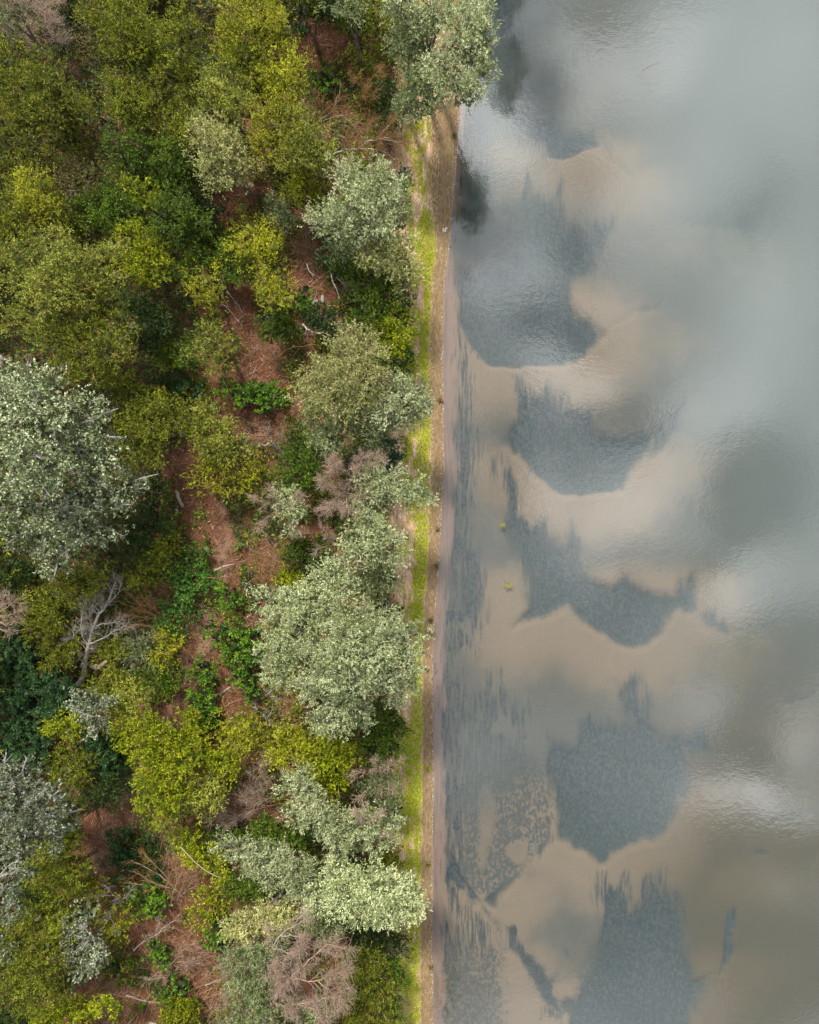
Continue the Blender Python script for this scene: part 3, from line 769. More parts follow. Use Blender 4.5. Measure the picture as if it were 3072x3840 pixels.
def spawn(P, R, m, t0, ang, length, n, rng, up=.15, wander=.12, rmul=.5):
    """m side shoots from the lines P (B,n,3)"""
    B, n0, _ = P.shape
    seg = np.linalg.norm(P[:, -1] - P[:, 0], axis=1)
    bi = rng.choice(B, m, p=seg / seg.sum())
    t = t0 + (1 - t0) * rng.random(m) ** .8
    s = t * (n0 - 1); i = np.minimum(s.astype(int), n0 - 2); fr = (s - i)[:, None]
    p0 = P[bi, i] * (1 - fr) + P[bi, i + 1] * fr
    tg = nrm(P[bi, i + 1] - P[bi, i])
    r0 = np.maximum(R[bi, i] * rmul, .0095)
    side = nrm(np.cross(tg, rng.normal(size=(m, 3))))
    an = np.radians(ang) * rng.uniform(.6, 1.4, m)[:, None]
    d = tg * np.cos(an) + side * np.sin(an)
    ln = length * rng.uniform(.4, 1.2, m) * (1.15 - .55 * t)
    out = [p0]
    for j in range(n - 1):
        d = nrm(d + rng.normal(0, wander, (m, 3)) + np.array([0, 0, up * .5]))
        out.append(out[-1] + d * (ln / (n - 1))[:, None])
    Q = np.stack(out, 1)
    Q[:, :, 2] = np.maximum(Q[:, :, 2], .06)
    RR = r0[:, None] * np.linspace(1, .35, n)[None]
    return Q, RR


def join(*vf):
    V, F, o = [], [], 0
    for v, f in vf:
        V.append(v); F.append(f + o); o += len(v)
    return np.concatenate(V), np.concatenate(F)


SEED = [100]


def rngs():
    SEED[0] += 1
    return np.random.default_rng(SEED[0])


def root(name, loc, label, cat, group=None):
    o = bpy.data.objects.new(name, None)
    COL.objects.link(o)
    o.empty_display_size = .5
    o.location = loc
    return tag(o, label, cat, group)


GREEN_COVER = []      # (x, y, r) of crowns, so that the ground cover knows what stands where


def plant(kind, name, cat, label, h, lobes, base=None, dens=1.0, auto=None, group=None, bare=0, lean=(0, 0)):
    """A leafy tree or shrub. lobes: (px, py, rx, ry[, height of the lobe's top]) in photograph pixels."""
    rng = rngs()
    K = KIND[kind]
    if auto is None:
        auto = len(lobes) == 1 and lobes[0][2] > 48
    full = []
    for lb in lobes:
        x, y, rx, ry = lb[:4]
        ht = lb[4] if len(lb) > 4 else h
        if auto:
            nl = max(4, int(rx * ry / 1100))
            for j in range(nl):
                aa = j * 2.4 + rng.random() * .9
                q = math.sqrt((j + .6) / nl) * .74
                rr = min(rx, ry) * rng.uniform(.34, .50) if nl > 5 else min(rx, ry) * .52
                full.append((x + math.cos(aa) * q * rx, y + math.sin(aa) * q * ry, rr * rng.uniform(.9, 1.25), rr * rng.uniform(.9, 1.2), ht * (1 - .30 * q * q) * rng.uniform(.86, 1.02)))
        else:
            full.append((x, y, rx * .91, ry * .91, ht * rng.uniform(.95, 1.05)))
    wl = []
    for (x, y, rx, ry, ht) in full:
        rz = .95 * (rx + ry) / 2 / PXM
        rz = min(rz, ht * .48)
        zc = max(ht - rz, .25)
        k = (H - zc) / H / PXM
        wl.append((W(x, y, zc), rx * k, ry * k, rz))
    ctr = np.mean([c for c, *_ in wl], axis=0)
    if base is None:
        b0 = np.array([ctr[0] + lean[0], ctr[1] + lean[1], 0.0])
    else:
        b0 = W(base[0], base[1], 0)
    b0[2] = ground_z(b0[0], b0[1])
    r = root(name, b0, label, cat, group)
    for (x, y, rx, ry, ht) in full:
        GREEN_COVER.append((x, y, max(rx, ry)))
    # trunk
    zh = h * .45
    r0 = .022 * h + .035
    hub = np.array([b0[0] * .45 + ctr[0] * .55, b0[1] * .45 + ctr[1] * .55, zh])
    tp = spline([b0 + (0, 0, -.2), b0 * .7 + hub * .3 + rng.normal(0, .05 * h * .3, 3) * (1, 1, 0), hub], 7)
    v, f = tubes(tp[None] - b0, (r0 * np.linspace(1.15, .7, 7))[None], 6)
    obj('trunk', make_mesh('trunk', v, f, BARK[K['b']], smooth_shade=True), r)
    for (c, rx, ry, rz) in wl:
        st = tp[rng.integers(4, 7)]
        dv = c - st
        end = c + np.array([dv[0] * .25, dv[1] * .25, rz * K.get('lz', .45)])
        lp = spline([st, st * .5 + c * .5 + rng.normal(0, .12, 3) + (0, 0, .1), c, end], 8)[None]
        lr = (r0 * .5 * K.get('lr', 1) * np.linspace(1, .12, 8))[None]
        tw, twr = spawn(lp, lr, int(5 + 3.2 * math.pi * rx * ry) + bare, .3, 42, .9 * max(rx, ry), 5, rng, up=.3, wander=.16, rmul=.42)
        v, f = join(tubes(lp - b0, lr, 5, cap=False), tubes(tw - b0, twr, 3, cap=False))
        obj('limb', make_mesh('limb', v, f, BARK[K['tb']], smooth_shade=True), r)
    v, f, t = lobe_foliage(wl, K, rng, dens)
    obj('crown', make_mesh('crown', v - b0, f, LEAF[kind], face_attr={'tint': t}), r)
    return r


def bare_tree(name, cat, label, bark, limbs, tw=(40, 1.2), sub=(120, .6), twbark=None, ang=35, leaf=None, group=None, up=.2, part0='trunk'):
    """Dead or leafless wood. limbs: list of ([(px, py, z), ...], radius); the first is the trunk."""
    rng = rngs()
    first = limbs[0][0][0]
    b0 = W(first[0], first[1], first[2])
    b0[2] = ground_z(b0[0], b0[1]) if first[2] < 1 else first[2]
    r = root(name, b0, label, cat, group)
    tot = sum(np.linalg.norm(W(*l[0][-1]) - W(*l[0][0])) for l in limbs)
    for li, (pts, rad) in enumerate(limbs):
        wp = np.array([W(*p) for p in pts])
        wp[:, 2] += b0[2] if first[2] < 1 else 0
        n = max(6, 3 * len(pts))
        P = spline(wp, n)
        P[1:-1] += rng.normal(0, .03, (n - 2, 3))
        P = P[None]
        rad = rad * .8
        R = (rad * np.linspace(1, .32, n))[None]
        vf = [tubes(P - b0, R, 6 if rad > .05 else 4)]
        share = np.linalg.norm(wp[-1] - wp[0]) / max(tot, .1)
        m1 = int(1.5 * tw[0] * share * (.4 if li == 0 and len(limbs) > 1 else 1))
        if m1 > 0:
            Q, QR = spawn(P, R, m1, .25, ang, tw[1], 6, rng, up=up, wander=.15, rmul=.45)
            tv = [tubes(Q - b0, QR, 3, cap=False)]
            m2 = int(3.6 * sub[0] * share)
            if m2 > 0:
                S, SR = spawn(Q, QR, m2, .1, ang + 6, sub[1], 4, rng, up=up, wander=.2, rmul=.6)
                tv.append(tubes(S - b0, SR, 3, cap=False))
            if twbark is None:
                vf += tv
        v, f = join(*vf)
        lo = obj(part0 if li == 0 else 'limb', make_mesh('dead_wood', v, f, BARK[bark], smooth_shade=True), r)
        if m1 > 0 and twbark is not None:
            v, f = join(*tv)
            t = obj('twigs', make_mesh('twigs', v, f, BARK[twbark], smooth_shade=True), lo)
            t['kind'] = 'stuff'
    if leaf:
        kind, lobes, h, dens = leaf
        wl = []
        for (x, y, rx, ry, *hh) in lobes:
            ht = hh[0] if hh else h
            rz = min(.6 * (rx + ry) / 2 / PXM, ht * .45); zc = ht - rz; k = (H - zc) / H / PXM
            wl.append((W(x, y, zc), rx * k, ry * k, rz))
            GREEN_COVER.append((x, y, max(rx, ry)))
        v, f, t = lobe_foliage(wl, KIND[kind], rng, dens)
        obj('crown', make_mesh('crown', v - b0, f, LEAF[kind], face_attr={'tint': t}), r)
    return r


def log(name, label, pts, r0, r1, bark, cat='log', sides=7, group=None):
    rng = rngs()
    wp = np.array([W(p[0], p[1], p[2] if len(p) > 2 else 0) for p in pts])
    for q, p in zip(wp, pts):
        q[2] = max(ground_z(q[0], q[1]), -.02) + (p[2] if len(p) > 2 else 0) + r0 * .6
    n = max(5, 3 * len(pts))
    P = spline(wp, n); P[1:-1] += rng.normal(0, r0 * .12, (n - 2, 3))
    b0 = P[0].copy()
    R = np.linspace(r0, r1, n) * rng.uniform(.9, 1.1, n)
    v, f = tubes((P - b0)[None], R[None], sides)
    o = obj(name, make_mesh(name, v, f, BARK[bark], smooth_shade=False), None, b0)
    return tag(o, label, cat, group)


# ------------------------------------------------------------------ trees and shrubs, upper part of the picture
T = plant
T('sage', 'poplar_tree', 'tree', 'dull grey-green poplar in the top corner behind the bare pink crown', 9, [(0, 60, 75, 80), (55, 15, 60, 45)])
T('dark', 'shrub', 'shrub', 'very dark green shrub in the gap beside the bare pink crown', 4, [(262, 60, 62, 75), (225, 150, 45, 50)])
bare_tree('dead_tree', 'dead tree', 'leafless pinkish-brown crown of fine twigs near the top corner', 'pink',
          [([(165, 260, .2), (140, 190, 3), (128, 120, 5)], .12), ([(128, 120, 5), (90, 70, 7), (55, 35, 8)], .06), ([(128, 120, 5), (170, 70, 7), (215, 25, 8.5)], .06),
           ([(130, 110, 5), (185, 120, 7), (232, 95, 8)], .055), ([(128, 130, 5), (85, 145, 6.5), (45, 130, 7.5)], .055), ([(130, 140, 4.5), (200, 175, 6), (262, 160, 6.5)], .055), ([(128, 120, 5), (120, 60, 7), (130, 10, 8.5)], .05)],
          tw=(120, 1.5), sub=(520, .8), ang=40)
bare_tree('fallen_branch', 'branch', 'bare branch trailing down from the pink crown over the dark gap', 'brown',
          [([(238, 172, 4.5), (262, 215, 4), (278, 270, 3), (287, 335, 2)], .06), ([(262, 215, 4), (285, 240, 3.5), (300, 300, 2.6)], .04)], tw=(26, 1.0), sub=(60, .5))
T('olive', 'willow_tree', 'tree', 'broad dull olive willow at the top edge with fine brown tips', 9, [(400, 75, 80, 75), (500, 60, 95, 80), (560, 140, 75, 80), (470, 165, 100, 85), (530, 225, 70, 50, 7)])
T('dry', 'willow_tree', 'tree', 'pale brownish willow below the broad olive one at the top edge', 8, [(335, 150, 42, 60), (375, 205, 62, 60), (440, 215, 45, 55, 7), (330, 90, 32, 45)])
T('olive', 'willow_tree', 'tree', 'tall narrow yellowish-olive willow standing left of the yellow willow at the top', 9, [(690, 95, 52, 60), (675, 190, 72, 85), (640, 280, 60, 60, 7.5), (715, 275, 50, 70, 7.5), (735, 355, 55, 50, 6.5)])
T('yellow', 'willow_tree', 'tree', 'bright yellow willow with yellow twigs at the top edge', 9.5, [(880, 70, 95, 80), (965, 75, 90, 80), (1040, 90, 60, 85), (930, 155, 90, 60), (830, 150, 55, 55, 8)])
T('olive', 'willow_tree', 'tree', 'shaded olive willow just below the bright yellow willow', 8, [(880, 230, 65, 60), (960, 250, 70, 60), (980, 320, 65, 60, 7)])
T('yellow', 'willow_tree', 'tree', 'bright yellow willow beside the bare brown clearing near the top', 8.5, [(1080, 215, 70, 60), (1055, 285, 75, 75), (1105, 300, 50, 65), (1030, 350, 60, 45, 7)])
T('gold', 'poplar_tree', 'tree', 'rounded green crown with pale starry shoot tips under the yellow willows', 8.5, [(825, 310, 62, 50), (800, 375, 55, 60), (870, 370, 60, 60), (830, 435, 60, 45, 6.5)])
T('olive', 'willow_tree', 'tree', 'big dark olive willow at the edge below the grey-green poplar', 9, [(40, 230, 75, 75), (160, 285, 80, 70), (220, 330, 60, 60), (90, 350, 85, 70), (190, 410, 85, 70), (280, 420, 70, 70, 8), (110, 450, 80, 70, 7.5), (240, 510, 85, 65, 7)])
T('olive', 'willow_tree', 'tree', 'shaded olive willow at the edge above the mustard yellow willow', 7.5, [(30, 440, 75, 90), (55, 560, 80, 70), (20, 650, 55, 55)])
T('olive', 'willow_tree', 'tree', 'mid olive willow with lighter upright tips in the middle of the upper thicket', 7.5, [(500, 350, 70, 55), (555, 400, 65, 60), (450, 400, 65, 60), (510, 455, 80, 45, 6.3), (415, 330, 45, 45)])
T('dry', 'shrub', 'shrub', 'dry brownish shrub squeezed between the olive willow and the starry crown', 5.5, [(605, 370, 48, 65), (640, 440, 45, 50)])
T('olive', 'willow_tree', 'tree', 'yellowish-olive willow directly left of the starry crown', 7, [(690, 440, 65, 60), (735, 480, 50, 50), (650, 510, 60, 50, 6)])
T('green', 'tree', 'tree', 'wide dark green tree in the heart of the upper thicket', 6.5, [(470, 560, 75, 50), (560, 580, 75, 60), (650, 600, 75, 60), (520, 660, 80, 55, 5.5), (620, 680, 75, 50, 5.2), (700, 655, 50, 50, 5)])
T('dry', 'shrub', 'shrub', 'small grey-brown shrub above the mustard yellow willow', 5, [(160, 590, 60, 45), (190, 625, 40, 35)])
T('pale', 'willow_tree', 'tree', 'grey-olive willow with pale dry twigs above the brown clearing gap', 8, [(765, 510, 60, 50), (845, 500, 60, 45), (800, 570, 75, 60), (880, 590, 75, 60), (830, 660, 80, 60, 7), (910, 640, 50, 45, 7)], bare=14)
T('yellow', 'willow_tree', 'tree', 'mustard yellow willow near the left edge with slender golden stems', 8, [(140, 670, 60, 55), (100, 730, 60, 60), (165, 750, 62, 65), (130, 815, 50, 55, 6.8)])
T('dry', 'shrub', 'shrub', 'greyish-olive shrub beside the mustard yellow willow', 6, [(300, 640, 55, 50), (335, 690, 55, 55), (270, 715, 50, 50)])
T('olive', 'shrub', 'shrub', 'brown-olive thicket shrub below the greyish shrub and the mustard willow', 5, [(235, 790, 60, 55), (280, 850, 50, 45), (210, 870, 45, 40)])
T('olive', 'willow_tree', 'tree', 'dark olive willow at the edge under the mustard yellow willow', 7, [(35, 790, 70, 60), (85, 850, 75, 55), (20, 870, 50, 50)])
T('green', 'shrub', 'shrub', 'wide fresh green shrub left of the bright-tipped green tree', 5.5, [(360, 770, 65, 50), (430, 740, 70, 55), (420, 820, 75, 55), (500, 800, 60, 55), (350, 840, 50, 40, 4.5)])
T('bright', 'shrub', 'shrub', 'small vivid green crown above the fresh green shrub', 5.8, [(555, 735, 50, 45), (495, 690, 40, 32)])
T('green', 'tree', 'tree', 'green tree with bright lime tips above the dark gap', 7, [(675, 750, 62, 55), (630, 810, 60, 55), (715, 815, 62, 60), (670, 870, 75, 55, 5.8), (745, 880, 45, 45, 5)])
T('dark', 'shrub', 'shrub', 'dark green shrub at the edge of the brown gap below the grey-olive willow', 3.5, [(800, 780, 45, 45), (770, 840, 45, 45)])
T('bright', 'shrub', 'shrub', 'yellow-green feathery shrub crown left of the brush pile', 6, [(505, 900, 70, 60), (560, 945, 65, 55), (470, 960, 55, 50), (590, 1005, 65, 55), (535, 1030, 50, 45)], dens=.9)
T('yellow', 'willow_tree', 'tree', 'yellow-green willow just under the small round sage bush', 6, [(950, 870, 75, 50), (1000, 910, 55, 50), (910, 930, 65, 50), (960, 960, 70, 50, 5)])
T('green', 'shrub', 'shrub', 'deep green shrub between the feathery crown and the yellow spindly willows', 4.5, [(870, 950, 55, 50), (850, 1010, 60, 50), (900, 1030, 45, 40), (740, 960, 50, 45), (715, 1020, 45, 45)])

T('silver', 'willow_tree', 'tree', 'silver willow leaning out over the water at the top of the beach', 12.2, [(1790, 70, 60, 60, 12.2), (1745, 100, 75, 75, 12), (1820, 160, 42, 70, 12), (1755, 200, 80, 60, 11.5), (1820, 255, 38, 45, 11.5), (1700, 300, 85, 55, 10.5), (1775, 325, 45, 50, 10.6), (1740, 365, 55, 32, 9.4), (1640, 270, 60, 60, 9.5)], base=(1600, 215), dens=1.05)
T('silver', 'willow_tree', 'tree', 'silver-green willow at the top edge inland of the leaning willow', 11, [(1545, 30, 85, 60), (1625, 45, 75, 60), (1690, 35, 60, 55), (1590, 95, 60, 45, 10), (1495, 20, 55, 45)])
T('sage', 'willow_tree', 'tree', 'shaded grey-green willow behind the beach under the silver-green one', 9, [(1535, 115, 75, 60), (1560, 175, 60, 55), (1600, 325, 75, 65), (1560, 255, 55, 60), (1545, 400, 60, 55, 7.5), (1600, 395, 45, 45, 7.5), (1500, 170, 50, 50)], base=(1535, 420))
T('sage', 'shrub', 'shrub', 'small grey-leaved shrub on the top edge above the clearing', 7, [(1290, 25, 60, 40), (1330, 55, 35, 30)])
T('green', 'shrub', 'shrub', 'yellowish-green shrub at the head of the brown clearing', 4.5, [(1315, 95, 62, 45), (1360, 60, 40, 35)])
T('olive', 'willow_tree', 'tree', 'dark olive willow with yellow stems left of the silver-green willow', 7, [(1420, 55, 65, 55), (1455, 120, 60, 50), (1395, 20, 45, 30)], dens=.8, bare=12)
T('dark', 'shrub', 'shrub', 'dark olive thicket on the top edge beside the yellow willow', 6, [(1130, 20, 70, 40), (1205, 30, 60, 45), (1120, 90, 40, 50)])
T('olive', 'shrub', 'shrub', 'sparse olive shrub under the curved bare branch', 3.5, [(1400, 215, 65, 60), (1440, 290, 60, 55), (1380, 300, 50, 50), (1470, 215, 40, 50)], dens=.6, bare=10)
bare_tree('fallen_branch', 'branch', 'curved brown bare branch arching beside the clearing at the top', 'brown',
          [([(1340, 145, 1.2), (1380, 178, 2), (1405, 190, 2.2), (1445, 200, 2.2)], .10), ([(1340, 145, 1.2), (1385, 115, 3), (1415, 80, 4), (1420, 30, 5)], .08), ([(1380, 178, 2), (1400, 225, 2), (1440, 262, 2), (1500, 290, 2)], .06), ([(1345, 150, 1.2), (1365, 190, 1.5), (1395, 245, 1.5)], .045)], tw=(26, 1.2), sub=(50, .6))
T('lush', 'shrub', 'shrub', 'leafy green shrub at the lower end of the top clearing', 2.6, [(1205, 300, 42, 40), (1240, 335, 38, 34), (1185, 345, 30, 28)])
T('dark', 'shrub', 'shrub', 'dark green bush beside the orange twigs and the silver willows', 4, [(1460, 365, 48, 50), (1475, 430, 50, 50), (1430, 410, 36, 40)])
T('yellow', 'willow_tree', 'tree', 'tall yellow willow left of the white dead tree', 9, [(1065, 410, 65, 60), (1020, 480, 75, 65), (1090, 480, 60, 65), (1010, 560, 65, 55, 8), (975, 430, 55, 55, 8)], bare=8)
T('gold', 'willow_tree', 'tree', 'pale yellow willow at the foot of the white dead tree', 8.5, [(1155, 470, 60, 55), (1165, 540, 75, 60), (1200, 590, 55, 50), (1110, 590, 65, 55)])
T('yellow', 'willow_tree', 'tree', 'olive-yellow willow next to the bright silver willow crown', 7, [(1120, 640, 65, 50), (1160, 690, 65, 55), (1105, 700, 50, 45, 6), (1180, 750, 50, 45, 5.5)])
bare_tree('dead_tree', 'dead tree', 'upright white dead tree with orange twig ends', 'white',
          [([(1213, 540, .1), (1211, 500, 1.8), (1213, 468, 2.8)], .13), ([(1213, 468, 2.8), (1196, 440, 3.5), (1174, 426, 4.2)], .05), ([(1213, 468, 2.8), (1214, 430, 4.2), (1215, 397, 5.4)], .055), ([(1196, 440, 3.5), (1188, 395, 4.8), (1180, 360, 6)], .045),
           ([(1213, 466, 2.8), (1240, 445, 4), (1262, 415, 5), (1280, 357, 6.4)], .055), ([(1214, 470, 2.8), (1265, 455, 3.8), (1330, 440, 4.8)], .05), ([(1285, 448, 4), (1320, 475, 3.4), (1352, 503, 2.6)], .05)], tw=(64, 1.1), sub=(190, .6), twbark='orange')
bare_tree('dead_tree', 'dead tree', 'dead sapling of orange twigs between the white dead tree and the dark bush', 'orange',
          [([(1345, 430, .2), (1362, 380, 2.5), (1385, 335, 4)], .06), ([(1385, 335, 4), (1410, 300, 5), (1432, 278, 6)], .04), ([(1362, 380, 2.5), (1395, 380, 3.6), (1425, 350, 4.5)], .04), ([(1370, 360, 3), (1345, 330, 4), (1335, 305, 5)], .035)], tw=(56, .9), sub=(170, .5))
bare_tree('fallen_tree', 'dead tree', 'bleached fallen tree lying above the bright silver willow, twigs reaching to the grass', 'white',
          [([(1258, 592, .4), (1300, 578, 1.6), (1340, 574, 2.2), (1385, 573, 2.6), (1435, 580, 2.8)], .11), ([(1285, 580, 1.2), (1300, 560, 2), (1318, 556, 2.5)], .04), ([(1345, 575, 2.2), (1390, 545, 3), (1430, 535, 3.6), (1470, 533, 4.2)], .075),
           ([(1430, 535, 3.6), (1480, 545, 4.4), (1535, 555, 5)], .05), ([(1420, 536, 3.4), (1445, 500, 4.6), (1480, 470, 5.2)], .05), ([(1375, 555, 2.8), (1380, 510, 4), (1400, 465, 5)], .045), ([(1435, 580, 2.8), (1470, 600, 2.8), (1500, 615, 2.6)], .04)], tw=(110, 1.3), sub=(380, .65), twbark='orange', up=.3)
T('silver', 'willow_tree', 'tree', 'brilliant silver-white willow with a round crown beside the beach track', 9.5, [(1385, 655, 85, 48), (1290, 642, 52, 38), (1440, 690, 62, 48), (1335, 700, 75, 50), (1420, 760, 62, 55), (1320, 765, 80, 50), (1400, 820, 75, 55), (1215, 825, 62, 48, 8), (1290, 825, 60, 45, 8.2), (1440, 860, 55, 48, 8), (1345, 880, 65, 48, 7.6)], base=(1375, 790), auto=False)
T('sage', 'willow_tree', 'tree', 'dull green lower boughs on the shaded side of the brilliant silver willow', 6.5, [(1490, 750, 48, 60), (1500, 820, 42, 50), (1265, 905, 65, 55), (1320, 945, 55, 42, 5.5)], base=(1400, 850), auto=False)  # shade on the silver willow's lower boughs painted as duller leaf colour
T('teal', 'bush', 'bush', 'dark bluish-green bush between the silver willow and the grass strip', 3, [(1508, 660, 30, 34), (1512, 712, 28, 30)])
T('sage', 'bush', 'bush', 'small round sage-green bush alone below the yellow willows', 3.4, [(1052, 770, 46, 34), (1062, 812, 42, 40), (1035, 800, 34, 34)], auto=False)
T('pale', 'willow_tree', 'tree', 'pale yellow-green willow bulging over the grass just below the silver willow', 7.5, [(1430, 905, 80, 50), (1500, 925, 65, 55), (1400, 955, 55, 50), (1480, 985, 75, 55), (1530, 1010, 42, 55, 6.3), (1515, 1060, 42, 38, 5.5)])
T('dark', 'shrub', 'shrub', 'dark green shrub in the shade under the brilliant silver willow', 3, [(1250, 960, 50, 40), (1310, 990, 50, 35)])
bare_tree('dead_shrub', 'dead shrub', 'tangle of thin brown dead stems beside the silver willow foot', 'brown',
          [([(1195, 1000, .1), (1180, 940, 1.2), (1150, 880, 2)], .03), ([(1195, 1000, .1), (1160, 950, 1), (1120, 930, 1.8)], .025), ([(1200, 990, .1), (1215, 930, 1.2), (1175, 850, 2)], .025)], tw=(50, 1.2), sub=(90, .6))

# ---- middle
T('gold', 'willow_tree', 'tree', 'big pale olive willow above the white poplar, yellow crown of many clumps', 11, [(45, 985, 78, 70, 10.5), (75, 1070, 60, 50, 9.5), (215, 915, 80, 55), (255, 985, 70, 60), (195, 1080, 82, 70, 11.5), (330, 985, 50, 50), (400, 1040, 85, 70, 10.5), (420, 935, 50, 45, 9), (300, 1090, 80, 65, 11), (75, 1205, 62, 55, 8.5), (180, 1180, 85, 65, 10)], base=(300, 1250), auto=False)
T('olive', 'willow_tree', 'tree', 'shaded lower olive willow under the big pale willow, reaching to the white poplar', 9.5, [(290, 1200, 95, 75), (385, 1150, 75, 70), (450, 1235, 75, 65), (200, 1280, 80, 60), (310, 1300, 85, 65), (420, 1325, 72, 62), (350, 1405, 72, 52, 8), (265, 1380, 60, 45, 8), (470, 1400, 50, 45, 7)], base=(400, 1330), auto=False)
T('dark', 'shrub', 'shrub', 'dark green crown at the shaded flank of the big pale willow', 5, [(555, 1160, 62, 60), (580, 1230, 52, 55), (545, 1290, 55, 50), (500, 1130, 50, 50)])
T('green', 'shrub', 'shrub', 'low green shrub on the brown soil under the spindly yellow trees', 3.2, [(685, 1300, 55, 42), (640, 1340, 45, 38), (710, 1360, 42, 36)])
T('yellow', 'sapling', 'sapling', 'spindly yellow sapling with white bare twigs beside it', 6, [(770, 1040, 55, 50), (800, 1095, 65, 50), (745, 1110, 50, 45), (790, 1150, 50, 35, 5)], dens=.75, bare=14)
bare_tree('fallen_branch', 'branch', 'thin white forked bare stems beside the spindly yellow sapling', 'white',
          [([(905, 1215, .3), (875, 1180, 1), (845, 1155, 1.6), (822, 1168, 1.8)], .04), ([(875, 1180, 1), (850, 1120, 2.4), (848, 1050, 3.4)], .04), ([(905, 1215, .3), (920, 1180, 1), (860, 1100, 2)], .03)], tw=(12, .7), sub=(14, .4))
T('gold', 'sapling', 'sapling', 'spindly pale yellow sapling over bare red-brown soil near the low green shrub', 5.5, [(800, 1255, 60, 45), (850, 1300, 50, 45), (770, 1330, 55, 42), (830, 1370, 45, 40), (880, 1270, 30, 30)], dens=.7, bare=16)
T('yellow', 'sapling', 'sapling', 'tall spindly yellow sapling on the brown soil beside the two cut logs', 6.5, [(990, 1050, 50, 45), (1045, 1070, 55, 55), (1020, 1130, 60, 50), (1080, 1120, 40, 40), (985, 1000, 30, 35)], dens=.75, bare=14)
T('green', 'shrub', 'shrub', 'green shrub with yellow tips under the tall spindly sapling', 4, [(1040, 1190, 60, 45), (1075, 1230, 50, 45), (1020, 1250, 45, 40)], dens=.9)
T('lush', 'shrub', 'shrub', 'small leafy green shrub next to the cut log pieces', 1.8, [(1140, 1100, 32, 34), (1130, 1135, 28, 26)])
T('dark', 'shrub', 'shrub', 'rounded grey-green shrub above the fallen white branch', 3.2, [(1205, 1195, 55, 42), (1240, 1225, 45, 36), (1165, 1190, 38, 34)])
T('green', 'shrub', 'shrub', 'yellow-tipped green shrub above the brush pile of grey branches', 4.5, [(1300, 1010, 55, 35), (1340, 1040, 50, 38), (1400, 1025, 55, 42), (1460, 1060, 55, 45)])
T('green', 'shrub', 'shrub', 'green thicket shrub between the brush pile and the beach straw', 5, [(1370, 1130, 60, 50), (1440, 1120, 62, 55), (1420, 1190, 65, 50), (1350, 1195, 50, 40), (1500, 1100, 45, 42)])
T('dark', 'bush', 'bush', 'dark green bush at the edge of the pinkish straw', 4, [(1520, 1145, 36, 48), (1490, 1175, 36, 36)])
T('bright', 'shrub', 'shrub', 'bright lime shrub along the straw edge beside the green thicket', 5, [(1500, 1210, 55, 48), (1525, 1260, 42, 45), (1450, 1255, 55, 48), (1495, 1310, 55, 45, 4.4)])
T('green', 'shrub', 'shrub', 'olive-green shrub at the straw edge below the bright lime shrub', 4, [(1490, 1375, 55, 45), (1450, 1330, 45, 40), (1530, 1340, 34, 40), (1510, 1420, 40, 34)])
bare_tree('brush_pile', 'brush pile', 'pile of grey and white broken branches between the green shrubs', 'pale',
          [([(1395, 1085, .4), (1357, 1074, .6), (1323, 1086, .4)], .11), ([(1357, 1074, .6), (1372, 1055, .9), (1388, 1048, 1)], .06), ([(1266, 1051, .8), (1290, 1072, .8), (1324, 1102, .5)], .05), ([(1272, 1056, .9), (1300, 1078, .8), (1347, 1100, .5)], .045), ([(1290, 1070, .8), (1320, 1070, 1), (1350, 1056, 1.2), (1385, 1035, 1.6)], .045)], tw=(40, .9), sub=(50, .5))
log('branch', 'long thin leaning white branch hanging beside the brush pile', [(1246, 1033, .8), (1253, 1066, .9), (1265, 1089, .9), (1276, 1119, .6), (1289, 1152, .2)], .045, .025, 'white', 'branch', 6)
log('branch', 'broken pale branch end lying just above the two cut logs', [(1157, 1000, .6), (1165, 1025, .5), (1181, 1043, .3)], .055, .04, 'white', 'branch', 6)
log('branch', 'splintered grey branch slanting down from the silver willow to the soil', [(1190, 960, 1.5), (1214, 982, 1.0), (1236, 1008, .4)], .07, .05, 'pale', 'branch', 6)
log('branch', 'ochre bare branch lying level under the brush pile', [(1235, 1157, .4), (1276, 1158, .5), (1300, 1150, .6), (1326, 1140, .7)], .045, .03, 'orange', 'branch', 6)
log('cut_log', 'short pale cut log lying flat and slanted on the brown soil', [(1172, 1152), (1199, 1141)], .17, .15, 'white', 'log', 8)
log('cut_log', 'short pale cut log standing on end beside the slanted one', [(1215, 1147), (1217, 1121)], .15, .14, 'pale', 'log', 8)
bare_tree('fallen_branch', 'branch', 'white forked branch torn off with a shaggy root end', 'white',
          [([(1142, 1225, .3), (1160, 1242, .5), (1179, 1256, .8)], .12), ([(1179, 1254, .8), (1205, 1244, 1.2), (1226, 1234, 1.6), (1238, 1221, 1.8)], .07), ([(1232, 1228, 1.7), (1260, 1222, 2), (1285, 1225, 2)], .04), ([(1180, 1257, .8), (1214, 1262, 1), (1240, 1256, 1.2), (1275, 1262, 1.2)], .04), ([(1226, 1236, 1.6), (1250, 1242, 1.6), (1290, 1254, 1.4)], .035), ([(1179, 1256, .8), (1182, 1266, .6)], .05), ([(1160, 1242, .5), (1170, 1220, 1.2), (1174, 1212, 1.6)], .04)], tw=(40, .9), sub=(60, .5))
bare_tree('fallen_branch', 'branch', 'arched yellowish-orange bare branch over the red-brown clearing', 'orange',
          [([(1052, 1345, .3), (1085, 1318, .8), (1130, 1307, 1.1), (1172, 1302, 1.2), (1212, 1303, 1)], .06), ([(1172, 1302, 1.2), (1190, 1330, 1), (1205, 1355, .6)], .04), ([(1130, 1307, 1.1), (1120, 1330, .7), (1080, 1368, .3)], .03)], tw=(14, .7), sub=(14, .4))
